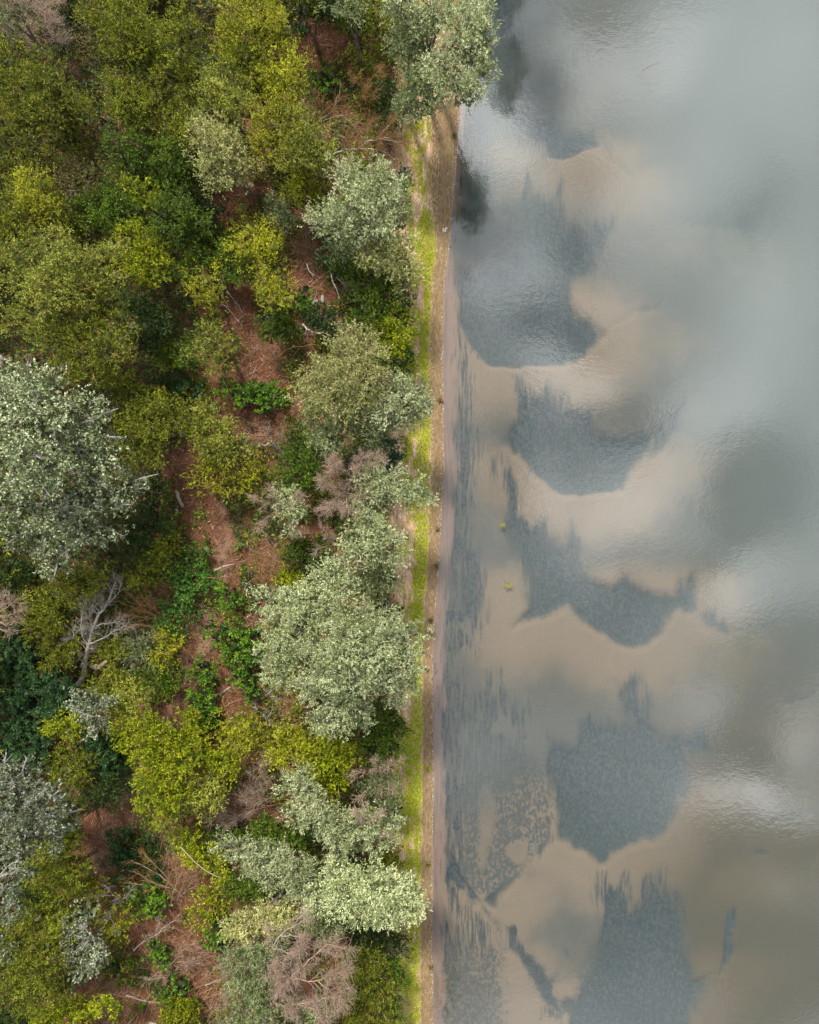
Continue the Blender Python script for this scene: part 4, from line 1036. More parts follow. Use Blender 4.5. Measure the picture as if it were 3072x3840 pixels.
T('pale', 'willow_tree', 'tree', 'large pale yellow willow with a shaggy crown in the middle of the beach edge', 10, [(1320, 1280, 82, 55, 9), (1290, 1345, 85, 60), (1370, 1340, 65, 60, 9.4), (1180, 1410, 68, 62, 9), (1235, 1465, 80, 60), (1310, 1435, 82, 65, 10.4), (1380, 1430, 65, 60), (1165, 1490, 58, 52, 8.6), (1260, 1530, 80, 55, 9.4), (1350, 1510, 75, 60, 9.6)], base=(1330, 1480), auto=False, bare=6)
T('sage', 'willow_tree', 'tree', 'grey-green lower boughs hanging under the large pale yellow willow', 7.5, [(1235, 1620, 75, 60), (1380, 1615, 65, 62), (1310, 1580, 70, 50), (1400, 1555, 60, 50), (1250, 1675, 55, 36, 6.5), (1395, 1668, 50, 34, 6.5)], base=(1330, 1560), auto=False)
T('silver', 'willow_tree', 'tree', 'silvery willow with pinkish bare twigs overhanging the green grass strip', 8.5, [(1480, 1455, 72, 55), (1555, 1465, 68, 55), (1590, 1515, 48, 55, 7.6), (1530, 1530, 75, 48), (1460, 1540, 70, 55), (1470, 1590, 70, 40, 7)], base=(1460, 1500), auto=False, bare=14)
T('lush', 'shrub', 'shrub', 'wide oblong vivid green shrub alone on the red-brown clearing', 2.6, [(870, 1470, 36, 34), (930, 1480, 45, 46), (985, 1465, 48, 50), (1040, 1480, 46, 46), (1000, 1520, 44, 34), (905, 1512, 30, 26)], auto=False)
T('ash', 'shrub', 'shrub', 'low dark green patch of leaves left of the oblong vivid shrub', 1.6, [(650, 1440, 50, 34), (700, 1470, 50, 34), (600, 1470, 40, 30), (745, 1440, 34, 28)])
T('olive', 'shrub', 'shrub', 'dark olive shrub between the olive willow and the white poplar', 5, [(455, 1455, 60, 48), (520, 1500, 55, 45), (610, 1500, 48, 40)])
T('olive', 'willow_tree', 'tree', 'dull olive willow beside the right flank of the white poplar', 7, [(510, 1575, 65, 55), (565, 1600, 60, 55), (490, 1640, 55, 60), (590, 1540, 50, 42)])
T('gold', 'sapling', 'sapling', 'small willow with pale dry tips near the white poplar', 5.5, [(560, 1645, 60, 45), (510, 1700, 50, 45), (590, 1700, 55, 45), (545, 1745, 45, 34)], dens=.85, bare=8)
T('olive', 'willow_tree', 'tree', 'olive willow left of the pale yellow crown in the lower clearing', 6, [(715, 1545, 55, 48), (690, 1600, 48, 45), (745, 1600, 50, 50)])
T('gold', 'willow_tree', 'tree', 'pale yellow crown at the head of the red-brown clearing', 6, [(770, 1540, 42, 34), (820, 1600, 60, 55), (865, 1650, 58, 52), (830, 1700, 55, 45, 5.3), (775, 1650, 50, 50)])
T('yellow', 'sapling', 'sapling', 'spreading spiky yellow sapling below the pale yellow crown', 4.5, [(770, 1760, 55, 45), (840, 1750, 65, 45), (900, 1780, 65, 50), (800, 1820, 60, 42), (940, 1740, 45, 40), (880, 1830, 55, 36, 3.8)], dens=.75, bare=16)
T('olive', 'shrub', 'shrub', 'twiggy olive shrub between the spiky yellow sapling and the green tree', 3.5, [(980, 1790, 52, 55), (960, 1850, 48, 40), (1020, 1750, 36, 36)], dens=.6, bare=16)
bare_tree('dead_snag', 'dead tree', 'grey forked dead snag with a thick trunk in the clearing', 'pale',
          [([(1088, 1735, 0), (1062, 1695, 1.2), (1030, 1668, 2.2), (1017, 1652, 2.6)], .19), ([(1017, 1652, 2.6), (1012, 1632, 3.2), (997, 1612, 3.8)], .085), ([(1012, 1632, 3.2), (1022, 1600, 4), (1010, 1585, 4.6)], .07), ([(1022, 1665, 2.4), (1000, 1675, 2.6), (978, 1670, 3)], .08), ([(1050, 1685, 1.5), (1056, 1655, 2.6), (1057, 1630, 3.2)], .055), ([(1056, 1648, 2.8), (1070, 1620, 3.6)], .035)], tw=(22, .5), sub=(16, .3))
T('green', 'shrub', 'shrub', 'dark green shrub right beside the grey forked snag', 3, [(1110, 1640, 45, 45), (1155, 1660, 42, 40), (1120, 1690, 36, 32)])
T('green', 'tree', 'tree', 'fresh green tree below the forked snag', 5, [(1130, 1725, 58, 48), (1180, 1750, 45, 45), (1120, 1785, 55, 45), (1165, 1810, 50, 40, 4.3), (1100, 1840, 42, 36, 4)])
T('teal', 'bush', 'bush', 'dark teal bush on the grass below the shaggy pale willow', 3, [(1440, 1660, 36, 44), (1475, 1700, 42, 48), (1455, 1740, 36, 36)])
bare_tree('dead_tree', 'dead tree', 'broad dead crown of pinkish twigs beside the silver willow at mid beach', 'pink',
          [([(1300, 1935, .2), (1298, 1880, 4), (1295, 1840, 5.6)], .11), ([(1295, 1840, 5.6), (1270, 1780, 7.4), (1262, 1735, 8.4)], .06), ([(1295, 1840, 5.6), (1330, 1790, 7.6), (1350, 1745, 8.6)], .06), ([(1330, 1790, 7.6), (1385, 1760, 8.4), (1430, 1725, 8.6)], .045), ([(1295, 1840, 5.6), (1250, 1820, 7.2), (1205, 1800, 8)], .055), ([(1295, 1845, 5.6), (1255, 1880, 7), (1225, 1915, 7.4)], .05),
           ([(1295, 1845, 5.6), (1345, 1860, 7.2), (1385, 1850, 8)], .05), ([(1296, 1850, 5.4), (1310, 1900, 6.8), (1340, 1925, 7.2)], .045), ([(1350, 1745, 8.6), (1370, 1715, 9)], .03)], tw=(190, 1.3), sub=(1000, .65), twbark='pink', ang=40, up=.3)
T('silver', 'willow_tree', 'tree', 'silver willow behind the pinkish dead crown with a lobe over the beach track', 9, [(1400, 1800, 62, 48), (1455, 1790, 60, 50), (1440, 1850, 70, 48), (1510, 1840, 60, 48), (1385, 1870, 52, 40), (1595, 1855, 42, 38, 7.6), (1555, 1835, 45, 40, 8)], base=(1440, 1860), auto=False)
T('silver', 'willow_tree', 'tree', 'silver willow with a lower crown just under the pinkish dead crown', 9.5, [(1390, 1960, 62, 50), (1345, 2010, 65, 55), (1430, 2010, 62, 50), (1380, 2060, 68, 50), (1455, 2090, 52, 52, 8.2), (1320, 2075, 50, 42, 8), (1480, 2035, 40, 42, 8)], base=(1390, 2010), auto=False)
T('sage', 'willow_tree', 'tree', 'grey-green crown filling the gap above the huge silver willow', 7.5, [(1410, 2150, 75, 55), (1370, 2190, 62, 48), (1460, 2165, 42, 50), (1430, 2225, 48, 36, 6.5)])
bare_tree('dead_tree', 'dead tree', 'bare pale-tipped crown with orange twigs and a little grey foliage over the path', 'orange',
          [([(1060, 1985, .2), (1058, 1940, 3), (1055, 1905, 4.4)], .09), ([(1055, 1905, 4.4), (1010, 1890, 5.6), (965, 1865, 6.2)], .05), ([(1055, 1905, 4.4), (1040, 1870, 5.8), (1020, 1840, 6.6)], .045), ([(1055, 1905, 4.4), (1100, 1890, 5.8), (1140, 1860, 6.4)], .045), ([(1055, 1915, 4), (1010, 1940, 5), (985, 1985, 5.2)], .05), ([(1058, 1925, 3.6), (1100, 1960, 4.8), (1120, 2010, 4.6)], .045)], tw=(110, 1.0), sub=(420, .5), twbark='pink',
          leaf=('silver', [(1085, 1885, 60, 40), (1060, 1860, 45, 34), (1115, 1920, 45, 42), (1105, 1995, 36, 24, 5)], 6.6, .7))
bare_tree('dead_shrub', 'dead shrub', 'grey leafless twigs between the two silver willows and the green shrub', 'pink',
          [([(1240, 2075, .2), (1245, 2045, 2.4), (1240, 2010, 4)], .05), ([(1245, 2045, 2.4), (1215, 2055, 3.2), (1190, 2070, 3.6)], .04), ([(1240, 2010, 4), (1215, 1980, 4.8)], .03), ([(1242, 2030, 3), (1275, 2050, 4), (1290, 2075, 4.2)], .035)], tw=(60, .9), sub=(200, .5))
T('green', 'shrub', 'shrub', 'green shrub under the bare orange-tipped crown', 4, [(1115, 2065, 55, 42), (1170, 2055, 55, 45), (1215, 2095, 45, 36), (1145, 2105, 55, 34, 3.4)])
T('bright', 'bush', 'bush', 'bright green bush on top of the huge silver willow crown edge', 3, [(1065, 2160, 42, 38), (1105, 2175, 36, 32), (1085, 2200, 36, 26)])
bare_tree('dead_shrub', 'dead shrub', 'upright orange-stemmed leafless shrub beside the sandy path', 'yellow',
          [([(1000, 2215, .1), (975, 2150, 2.2), (966, 2090, 3.6), (968, 2040, 4.6)], .06), ([(1005, 2215, .1), (985, 2140, 2.2), (998, 2070, 3.8)], .05), ([(1012, 2215, .1), (1040, 2150, 2.2), (1050, 2090, 3.6), (1075, 2040, 4.4)], .05), ([(1012, 2212, .1), (1020, 2120, 3), (1035, 2060, 4.4)], .045), ([(1008, 2212, .1), (1008, 2140, 2.6), (1015, 2085, 3.8)], .04)], tw=(60, 1.1), sub=(150, .6), twbark='orange', ang=26)
T('silver', 'willow_tree', 'tree', 'inland half of the huge silver willow, duller crowns beside the path', 10.5, [(1255, 2150, 56, 50, 9.6), (1205, 2205, 72, 55), (1280, 2215, 62, 55), (1030, 2250, 78, 52, 9), (1110, 2260, 75, 55), (1160, 2310, 75, 60), (1230, 2290, 62, 55), (1055, 2330, 68, 58, 9.4), (1085, 2405, 65, 60, 9.4), (1030, 2450, 62, 62, 8.6), (1050, 2530, 60, 55, 8), (1130, 2460, 55, 55, 8.6)], base=(1150, 2380), auto=False)
T('silver', 'willow_tree', 'tree', 'huge rounded bright silver willow dominating the lower middle of the bank', 12, [(1350, 2310, 85, 55, 11), (1430, 2320, 70, 50, 11), (1290, 2385, 78, 55), (1375, 2385, 80, 60, 12.4), (1455, 2390, 70, 55), (1525, 2385, 62, 58, 10), (1200, 2430, 68, 50, 10.4), (1290, 2460, 82, 58, 12.2), (1400, 2465, 85, 62, 12.4), (1490, 2470, 68, 58, 11), (1535, 2520, 48, 70, 9.4), (1225, 2520, 78, 58), (1330, 2545, 88, 60, 12), (1440, 2545, 72, 58, 11.2), (1165, 2565, 58, 50, 9.6), (1255, 2615, 85, 60, 11), (1250, 2690, 75, 62, 10), (1325, 2660, 62, 50, 10), (1370, 2690, 40, 34, 8.6), (1480, 2585, 60, 50, 9.4)], base=(1360, 2500), auto=False, dens=1.05)
T('dark', 'shrub', 'shrub', 'dark green shrub on the straw above the huge silver willow', 3, [(1430, 2270, 45, 38), (1470, 2310, 36, 42)])

# ---- white poplar and the left side
T('poplar', 'poplar_tree', 'tree', 'huge white poplar at the left edge with flickering silver leaves', 14.5, [(20, 1400, 70, 55, 13), (110, 1420, 80, 62, 14), (195, 1440, 52, 55, 13), (40, 1490, 85, 60, 14.5), (140, 1510, 90, 62, 14.5), (235, 1530, 52, 52, 13), (330, 1520, 60, 48, 11.5), (385, 1555, 45, 45, 11), (300, 1590, 72, 55, 12.5), (90, 1590, 95, 65, 15), (190, 1610, 80, 60, 14.5), (390, 1640, 56, 60, 11), (290, 1680, 82, 60, 13), (20, 1680, 75, 70, 13.5), (130, 1700, 92, 66, 14.5), (225, 1740, 78, 58, 13.5), (390, 1730, 60, 55, 11), (340, 1790, 68, 52, 11.6), (60, 1790, 92, 66, 13.5), (160, 1810, 85, 60, 13.5)], base=(230, 1700), auto=False, dens=.92)
T('poplar', 'poplar_tree', 'tree', 'lower boughs of white poplar leaves hanging below the huge poplar crown', 11.5, [(470, 1840, 62, 55, 9.6), (420, 1890, 65, 55, 10), (510, 1800, 40, 40, 9), (250, 1860, 82, 58, 11.5), (340, 1890, 72, 55, 11), (40, 1900, 72, 62, 11), (130, 1920, 70, 55, 10.5), (220, 1960, 78, 55, 10.6), (310, 1980, 72, 55, 10.2), (410, 1985, 72, 48, 9.6), (70, 2010, 62, 55, 9.4), (250, 2050, 72, 50, 9.4), (160, 2030, 62, 48, 9.4), (215, 2115, 65, 42, 8.4)], base=(250, 1860), auto=False, dens=.85)
T('dark', 'shrub', 'shrub', 'dark green thicket in the shade beside the white poplar', 4.5, [(580, 1830, 50, 50), (560, 1900, 48, 48), (600, 1960, 52, 48), (545, 2000, 55, 50), (500, 2060, 52, 45)])
T('olive', 'shrub', 'shrub', 'olive shrub below the dark thicket beside the stump', 4, [(625, 2030, 52, 50), (640, 2090, 48, 42), (580, 2100, 48, 45), (550, 2170, 50, 45)])
T('vine', 'creeper', 'creeper', 'bright green creeper sprawling over bare stems beside the path', 2.6, [(715, 2090, 40, 34), (755, 2070, 42, 30), (730, 2140, 50, 34), (790, 2165, 36, 26), (820, 2190, 26, 26, 1.8), (680, 2180, 45, 34), (650, 2130, 36, 34), (740, 2195, 45, 26), (700, 2230, 40, 28)], dens=.85, bare=8)
T('vine', 'creeper', 'creeper', 'lower patch of green creeper at the end of the orange fanned stems', 2.2, [(640, 2270, 45, 30), (690, 2290, 45, 28), (655, 2320, 50, 30), (720, 2310, 34, 24), (665, 2365, 40, 28), (600, 2340, 36, 28)], dens=.8, bare=8)
T('olive', 'shrub', 'shrub', 'yellowish-olive shrub just below the white poplar', 5.5, [(260, 2180, 60, 42), (320, 2190, 55, 48), (285, 2225, 60, 34), (385, 2160, 45, 40)])
T('dark', 'shrub', 'shrub', 'dark shrub at the left edge below the white poplar', 5, [(40, 2120, 60, 50), (100, 2160, 55, 45), (30, 2190, 50, 40)])
T('olive', 'shrub', 'shrub', 'long olive shrub between the poplar shade and the bare crown at the left edge', 4.2, [(130, 2215, 55, 38), (190, 2250, 55, 42), (125, 2290, 55, 42), (200, 2320, 50, 42), (150, 2370, 50, 36)])
bare_tree('dead_tree', 'dead tree', 'leafless brownish crown cut by the left edge below the poplar', 'pink',
          [([(-30, 2330, .2), (-20, 2315, 3), (-5, 2305, 5)], .09), ([(-5, 2305, 5), (25, 2270, 6), (40, 2225, 7)], .05), ([(-5, 2305, 5), (40, 2280, 6), (85, 2240, 6.6)], .045), ([(-5, 2305, 5), (45, 2305, 6), (105, 2285, 6.4)], .045), ([(-5, 2308, 5), (40, 2340, 6), (85, 2330, 6.4)], .045), ([(-5, 2310, 5), (20, 2355, 6), (65, 2370, 6)], .045)], tw=(80, 1.2), sub=(260, .6))
bare_tree('fallen_tree', 'dead tree', 'big fallen grey dead tree with a broken pinkish trunk lying in the undergrowth', 'pale',
          [([(308, 2560, .3), (329, 2527, .8), (335, 2485, 1.2), (343, 2440, 1.6), (350, 2405, 2), (362, 2355, 2.4), (388, 2305, 2.8), (420, 2255, 3), (450, 2180, 3.2)], .26), ([(348, 2420, 1.9), (328, 2385, 2.4), (322, 2320, 3), (342, 2245, 3.4)], .09), ([(345, 2435, 1.8), (310, 2400, 2.2), (292, 2380, 2.6), (300, 2340, 2.8)], .06),
           ([(352, 2410, 2), (400, 2392, 2.4), (440, 2365, 2.8), (492, 2340, 3)], .075), ([(370, 2345, 2.4), (410, 2335, 2.8), (465, 2328, 3)], .06), ([(388, 2300, 2.8), (372, 2250, 3.2), (375, 2215, 3.4)], .055), ([(420, 2260, 3), (455, 2225, 3.4), (470, 2190, 3.6)], .05), ([(362, 2355, 2.4), (350, 2300, 3), (385, 2230, 3.4)], .05), ([(337, 2490, 1.2), (320, 2470, 1.4), (300, 2465, 1.6)], .05), ([(308, 2558, .3), (285, 2568, .3), (262, 2555, .4), (228, 2540, .6)], .05)], tw=(120, 1.5), sub=(300, .7), ang=30)
log('broken_stump', 'torn pinkish stump lying across the foot of the big fallen tree', [(362, 2490, .4), (390, 2496, .5), (412, 2478, .6), (430, 2450, .7)], .22, .09, 'pink', 'stump', 8)
bare_tree('dead_shrub', 'dead shrub', 'fan of orange-brown bare stems spreading toward the fallen tree', 'orange',
          [([(625, 2315, .1), (570, 2300, 1), (520, 2280, 1.8), (448, 2245, 2.4)], .05), ([(625, 2315, .1), (565, 2290, 1.2), (500, 2225, 2.4)], .045), ([(625, 2317, .1), (560, 2315, 1), (470, 2300, 2)], .045), ([(620, 2350, .1), (560, 2345, 1), (470, 2335, 1.8)], .04), ([(625, 2315, .1), (590, 2280, 1.4), (545, 2230, 2.4)], .04), ([(680, 2225, .3), (620, 2185, 1.2), (575, 2195, 1.4)], .035)], tw=(70, 1.3), sub=(120, .7), ang=20)
T('olive', 'shrub', 'shrub', 'yellow-flecked shrub at the left flank of the fallen grey tree', 4, [(230, 2425, 55, 42), (205, 2470, 45, 36), (262, 2460, 45, 34), (180, 2430, 36, 34)])
T('olive', 'shrub', 'shrub', 'shaded olive undergrowth shrub beneath the fallen grey tree', 2.6, [(260, 2360, 50, 48), (415, 2460, 55, 40), (450, 2520, 60, 45), (370, 2560, 55, 36), (470, 2420, 45, 40), (430, 2590, 48, 28)])
T('sage', 'shrub', 'shrub', 'pale grassy-looking green shrub in the middle of the brushwood', 3, [(520, 2410, 48, 42), (505, 2460, 52, 40), (560, 2440, 40, 40)], dens=.7, bare=10)
T('yellow', 'shrub', 'shrub', 'golden yellow small-leaved shrub beside the sandy path', 3.4, [(630, 2400, 45, 36), (625, 2450, 48, 38), (660, 2420, 34, 36), (590, 2475, 42, 34)], dens=.9)
T('green', 'shrub', 'shrub', 'olive green shrub along the path below the golden shrub', 2.8, [(570, 2530, 50, 42), (640, 2510, 48, 36), (650, 2565, 40, 36), (600, 2580, 45, 34)], bare=8)
for i, (x, y, r, lab) in enumerate([(60, 2400, 60, 'dark star-leaved bush highest in the dark stand at the left edge'), (120, 2445, 55, 'dark star-leaved bush beside the yellow-flecked shrub'), (40, 2490, 62, 'dark star-leaved bush touching the left edge above the middle of its stand'),
                                    (195, 2520, 48, 'small bluish dark star-leaved bush by the foot of the fallen tree'), (110, 2560, 66, 'broad dark star-leaved bush in the centre of the dark stand'), (215, 2590, 55, 'dark star-leaved bush below the fallen tree trunk'),
                                    (40, 2620, 65, 'dark star-leaved bush on the left edge below the broad one'), (140, 2660, 66, 'dark star-leaved bush left of the pale small poplar'), (225, 2660, 48, 'greener star-leaved bush touching the pale small poplar'),
                                    (60, 2740, 70, 'dark star-leaved bush on the left edge low in its stand'), (140, 2790, 55, 'dark star-leaved bush below the yellow-green shrub'), (30, 2830, 55, 'lowest dark star-leaved bush at the left edge'), (120, 2850, 48, 'dark star-leaved bush above the white-limbed poplar crown')]):
    T('ash', 'bush', 'bush', lab, 3.4 - .1 * (i % 4), [(x - r * .35, y - r * .2, r * .68, r * .62), (x + r * .38, y - r * .1, r * .62, r * .6), (x, y + r * .42, r * .66, r * .55)], group='dark star-leaved bushes on the left', auto=False)
T('ash', 'bush', 'bush', 'dark leafy bush between the yellow-green shrub and the lime tree', 2.8, [(380, 2790, 55, 45), (420, 2840, 48, 50), (385, 2890, 50, 40), (345, 2760, 36, 30)])
bare_tree('poplar_tree', 'tree', 'small pale poplar with a white S-shaped stem over dark bushes', 'white',
          [([(450, 2762, .2), (430, 2738, 2), (412, 2715, 3.4), (411, 2690, 4)], .10), ([(411, 2690, 4), (405, 2679, 4.4), (380, 2682, 5), (352, 2675, 5.4), (312, 2662, 6)], .07), ([(415, 2712, 3.5), (385, 2722, 4.2), (362, 2735, 4.6)], .04), ([(411, 2690, 4), (416, 2655, 5), (405, 2610, 5.8)], .05), ([(412, 2700, 3.7), (385, 2702, 4.2)], .03)], tw=(20, .7), sub=(30, .4),
          leaf=('poplar_dim', [(300, 2625, 42, 38), (345, 2640, 45, 40), (320, 2665, 45, 32), (385, 2705, 38, 26, 4.6), (335, 2735, 45, 25, 4.6), (400, 2620, 30, 28)], 6, .9))
T('gold', 'sapling', 'sapling', 'pale yellow sapling crown right of the S-shaped white stem', 5, [(440, 2620, 45, 42), (495, 2605, 50, 42), (545, 2620, 48, 40), (480, 2660, 50, 34), (430, 2670, 34, 28)], dens=.85, bare=10)
T('bright', 'shrub', 'shrub', 'yellow-green shrub spreading left under the small pale poplar', 4, [(200, 2715, 45, 32), (255, 2700, 52, 40), (240, 2745, 50, 32), (300, 2735, 42, 34)], dens=.9)

for n_, (lobs, lab) in enumerate([
        ([(850, 2215, 34, 32), (882, 2240, 34, 36), (862, 2270, 36, 30)], 'leafy vivid green bush beside the sandy path and the forked stick'),
        ([(795, 2345, 32, 30), (835, 2355, 34, 32), (812, 2392, 34, 24)], 'small round vivid green bush at the middle of the sandy path'),
        ([(900, 2370, 45, 34), (945, 2380, 42, 38), (890, 2430, 50, 42), (950, 2440, 48, 44), (920, 2490, 50, 34), (900, 2535, 36, 30)], 'large deep green bush tucked against the huge silver willow'),
        ([(765, 2495, 36, 34), (745, 2530, 34, 32), (790, 2545, 36, 32)], 'vivid green bush where the path narrows'),
        ([(760, 2590, 44, 36), (780, 2630, 42, 36), (745, 2640, 32, 32)], 'darker green bush just under the bush where the path narrows'),
        ([(800, 2690, 36, 34), (770, 2680, 34, 32), (795, 2725, 30, 26)], 'leafy green bush above the lime yellow tree'),
        ([(930, 2560, 36, 36), (935, 2600, 30, 30)], 'small green bush by the slanted pole under the silver willow')]):
    T('lush', 'bush', 'bush', lab, 2.4 + .2 * (n_ % 3), lobs, group='vivid green bushes along the path', auto=False)

# ---- lower part
T('bright', 'tree', 'tree', 'brilliant lime yellow tree, widest of the yellow crowns low on the bank', 7.5, [(490, 2745, 62, 45, 6.4), (560, 2720, 60, 48, 6.8), (620, 2750, 55, 48), (540, 2800, 65, 50), (620, 2830, 65, 52), (690, 2850, 58, 50), (560, 2870, 52, 42), (650, 2900, 65, 48), (575, 2930, 60, 48), (640, 2970, 65, 50), (570, 2995, 55, 45), (610, 3045, 62, 42, 6.4), (690, 2960, 45, 42, 6.6)], auto=False)
T('bright', 'shrub', 'shrub', 'bright lime bush stuck to the right of the brilliant lime tree', 5, [(760, 2815, 45, 42), (840, 2850, 50, 42), (800, 2875, 50, 40), (870, 2880, 36, 28)])
T('bright', 'shrub', 'shrub', 'yellow shrub between the lime tree and the path bushes', 4.5, [(715, 2700, 42, 36), (690, 2760, 48, 42), (745, 2755, 42, 36)])
T('yellow', 'tree', 'tree', 'yellow-olive tree below the large deep green bush', 6, [(870, 2710, 55, 42), (930, 2740, 52, 45), (860, 2770, 58, 45), (925, 2800, 45, 40, 5.2)])
T('olive', 'shrub', 'shrub', 'dark shrub under the rotten grey stump', 3, [(960, 2680, 42, 36), (1010, 2740, 36, 32)])
T('yellow', 'tree', 'tree', 'yellow-olive tree directly under the huge silver willow, inland one', 6.5, [(1050, 2780, 55, 45), (1110, 2750, 52, 45), (1090, 2830, 65, 48), (1150, 2810, 52, 48), (1040, 2850, 50, 42), (1130, 2870, 55, 38, 5.6)])
T('bright', 'tree', 'tree', 'olive-yellow tree under the huge silver willow nearer the beach', 6.5, [(1200, 2780, 55, 45), (1260, 2770, 55, 45), (1230, 2840, 62, 50), (1290, 2830, 48, 48), (1180, 2880, 45, 45), (1250, 2900, 52, 40, 5.8), (1200, 2950, 45, 42, 5.4), (1270, 2960, 42, 42, 5.2)])
T('green', 'tree', 'tree', 'dark sage tree at the straw edge under the huge silver willow', 6, [(1430, 2670, 62, 50), (1375, 2740, 62, 50), (1440, 2750, 68, 52), (1490, 2720, 40, 52, 5), (1400, 2810, 65, 42), (1470, 2810, 50, 42)], dens=1.1)
T('olive', 'shrub', 'shrub', 'olive shrub left of the white-limbed poplar crown clearing', 4.2, [(260, 2840, 55, 42), (310, 2860, 45, 42), (245, 2890, 50, 40), (300, 2905, 45, 34)])
T('dark', 'shrub', 'shrub', 'dark green shrub on the edge of the reddish soil below the lime tree', 3.6, [(390, 2945, 50, 42), (420, 2990, 48, 42), (360, 3000, 45, 42)])
T('gold', 'sapling', 'sapling', 'pale olive willow shrub touching the lime tree on its right', 6, [(780, 2930, 52, 42), (775, 2985, 52, 45), (760, 3040, 36, 34, 5), (815, 2990, 30, 34)], bare=8)
T('poplar_dim', 'poplar_tree', 'tree', 'grey white-limbed poplar crown at the left edge low on the bank', 12, [(20, 2890, 62, 45), (85, 2900, 55, 45), (45, 2960, 70, 55), (130, 2960, 65, 52), (95, 3030, 80, 58), (190, 2990, 60, 55), (180, 3060, 70, 55), (250, 3050, 50, 50, 10), (30, 3060, 60, 55), (110, 3120, 75, 52, 11), (200, 3130, 52, 45, 10), (40, 3130, 55, 48)], base=(170, 3060), auto=False, bare=10)
bare_tree('dead_limb', 'branch', 'white bare limb sticking out of the grey poplar crown', 'white',
          [([(75, 3035, 9), (110, 3010, 10.6), (140, 2985, 11.6), (178, 2958, 12.6)], .06), ([(110, 3010, 10.6), (140, 3000, 11.4), (165, 2975, 12.2)], .04), ([(125, 2998, 11), (130, 2965, 12.2)], .03)], tw=(16, .7), sub=(20, .35), up=.4)
bare_tree('poplar_tree', 'tree', 'white-branched poplar at the left edge with forking pale limbs', 'white',
          [([(-60, 3300, .2), (-30, 3285, 6), (0, 3282, 8)], .14), ([(0, 3282, 8), (40, 3265, 9.2), (70, 3262, 9.8)], .08), ([(40, 3265, 9.2), (70, 3245, 10), (100, 3240, 10.6)], .05), ([(10, 3280, 8.4), (45, 3240, 9.8), (88, 3213, 11)], .06), ([(0, 3284, 8), (25, 3300, 9), (30, 3320, 9.4)], .05), ([(45, 3240, 9.8), (30, 3210, 10.6)], .04)], tw=(46, .8), sub=(70, .45),
          leaf=('poplar_dim', [(30, 3200, 55, 36), (95, 3215, 48, 40), (90, 3270, 45, 36), (20, 3340, 50, 36, 9), (50, 3395, 48, 36, 8.6), (15, 3420, 36, 34, 8)], 10.6, .8), up=.4)
T('poplar_dim', 'poplar_tree', 'tree', 'small grey poplar tuft cut by the left edge below the white-branched poplar', 8, [(5, 3540, 34, 42), (25, 3570, 22, 26)])
T('olive', 'tree', 'tree', 'olive tree hugging the lower right of the grey poplar crown', 6, [(230, 3070, 55, 50), (250, 3130, 50, 45), (280, 3020, 42, 42), (195, 3170, 45, 40)])
T('olive', 'tree', 'tree', 'wide dull olive tree low at the left beside the sparse tree', 6.5, [(190, 3230, 62, 50), (250, 3240, 60, 50), (300, 3270, 55, 45), (230, 3310, 65, 50), (310, 3330, 50, 42, 5.6), (160, 3290, 50, 45)])
T('dark', 'shrub', 'shrub', 'dark gap shrub below the white-branched poplar', 3.5, [(110, 3340, 55, 40), (175, 3365, 50, 36), (130, 3400, 50, 36)])
T('olive', 'tree', 'tree', 'dark olive tree below the wide olive tree at the lower left', 6.5, [(150, 3430, 65, 50), (225, 3420, 55, 48), (90, 3480, 65, 50), (190, 3490, 68, 50), (250, 3470, 42, 45)])
T('olive', 'tree', 'tree', 'big brown-olive tree in the bottom corner', 8, [(60, 3560, 75, 55), (150, 3570, 72, 55), (40, 3640, 72, 58), (130, 3650, 80, 60, 8.6), (210, 3640, 55, 60), (70, 3730, 80, 58), (170, 3730, 75, 55), (240, 3700, 40, 45, 6.6)], auto=False)
T('bright', 'tree', 'tree', 'yellow-green tree on the bottom edge beside the corner tree', 5.5, [(250, 3790, 62, 48), (180, 3815, 55, 40), (310, 3790, 48, 42), (390, 3760, 38, 36), (420, 3790, 32, 30)])
T('dark', 'shrub', 'shrub', 'dark green shrub on the bottom edge in the corner', 4, [(30, 3810, 55, 45), (95, 3820, 45, 36)])
bare_tree('sapling', 'sapling', 'sparse sapling with thin pale crooked stems and small yellow leaves', 'pale',
          [([(505, 3375, .2), (478, 3370, 1.6), (465, 3362, 2.4), (441, 3344, 3.2), (372, 3345, 4.2)], .05), ([(470, 3368, 2), (440, 3400, 3), (425, 3425, 3.8)], .04), ([(468, 3364, 2.2), (490, 3345, 3), (512, 3318, 3.6)], .04), ([(441, 3344, 3.2), (420, 3310, 4)], .03), ([(430, 3420, 3.4), (400, 3470, 4.2)], .03), ([(425, 3425, 3.4), (460, 3480, 3.8)], .03)], tw=(46, .9), sub=(90, .5),
          leaf=('yellow', [(380, 3330, 60, 42), (335, 3300, 48, 36), (430, 3430, 58, 48), (390, 3480, 60, 48), (455, 3480, 42, 45), (350, 3390, 52, 42), (420, 3530, 45, 34, 3)], 4.4, .42))
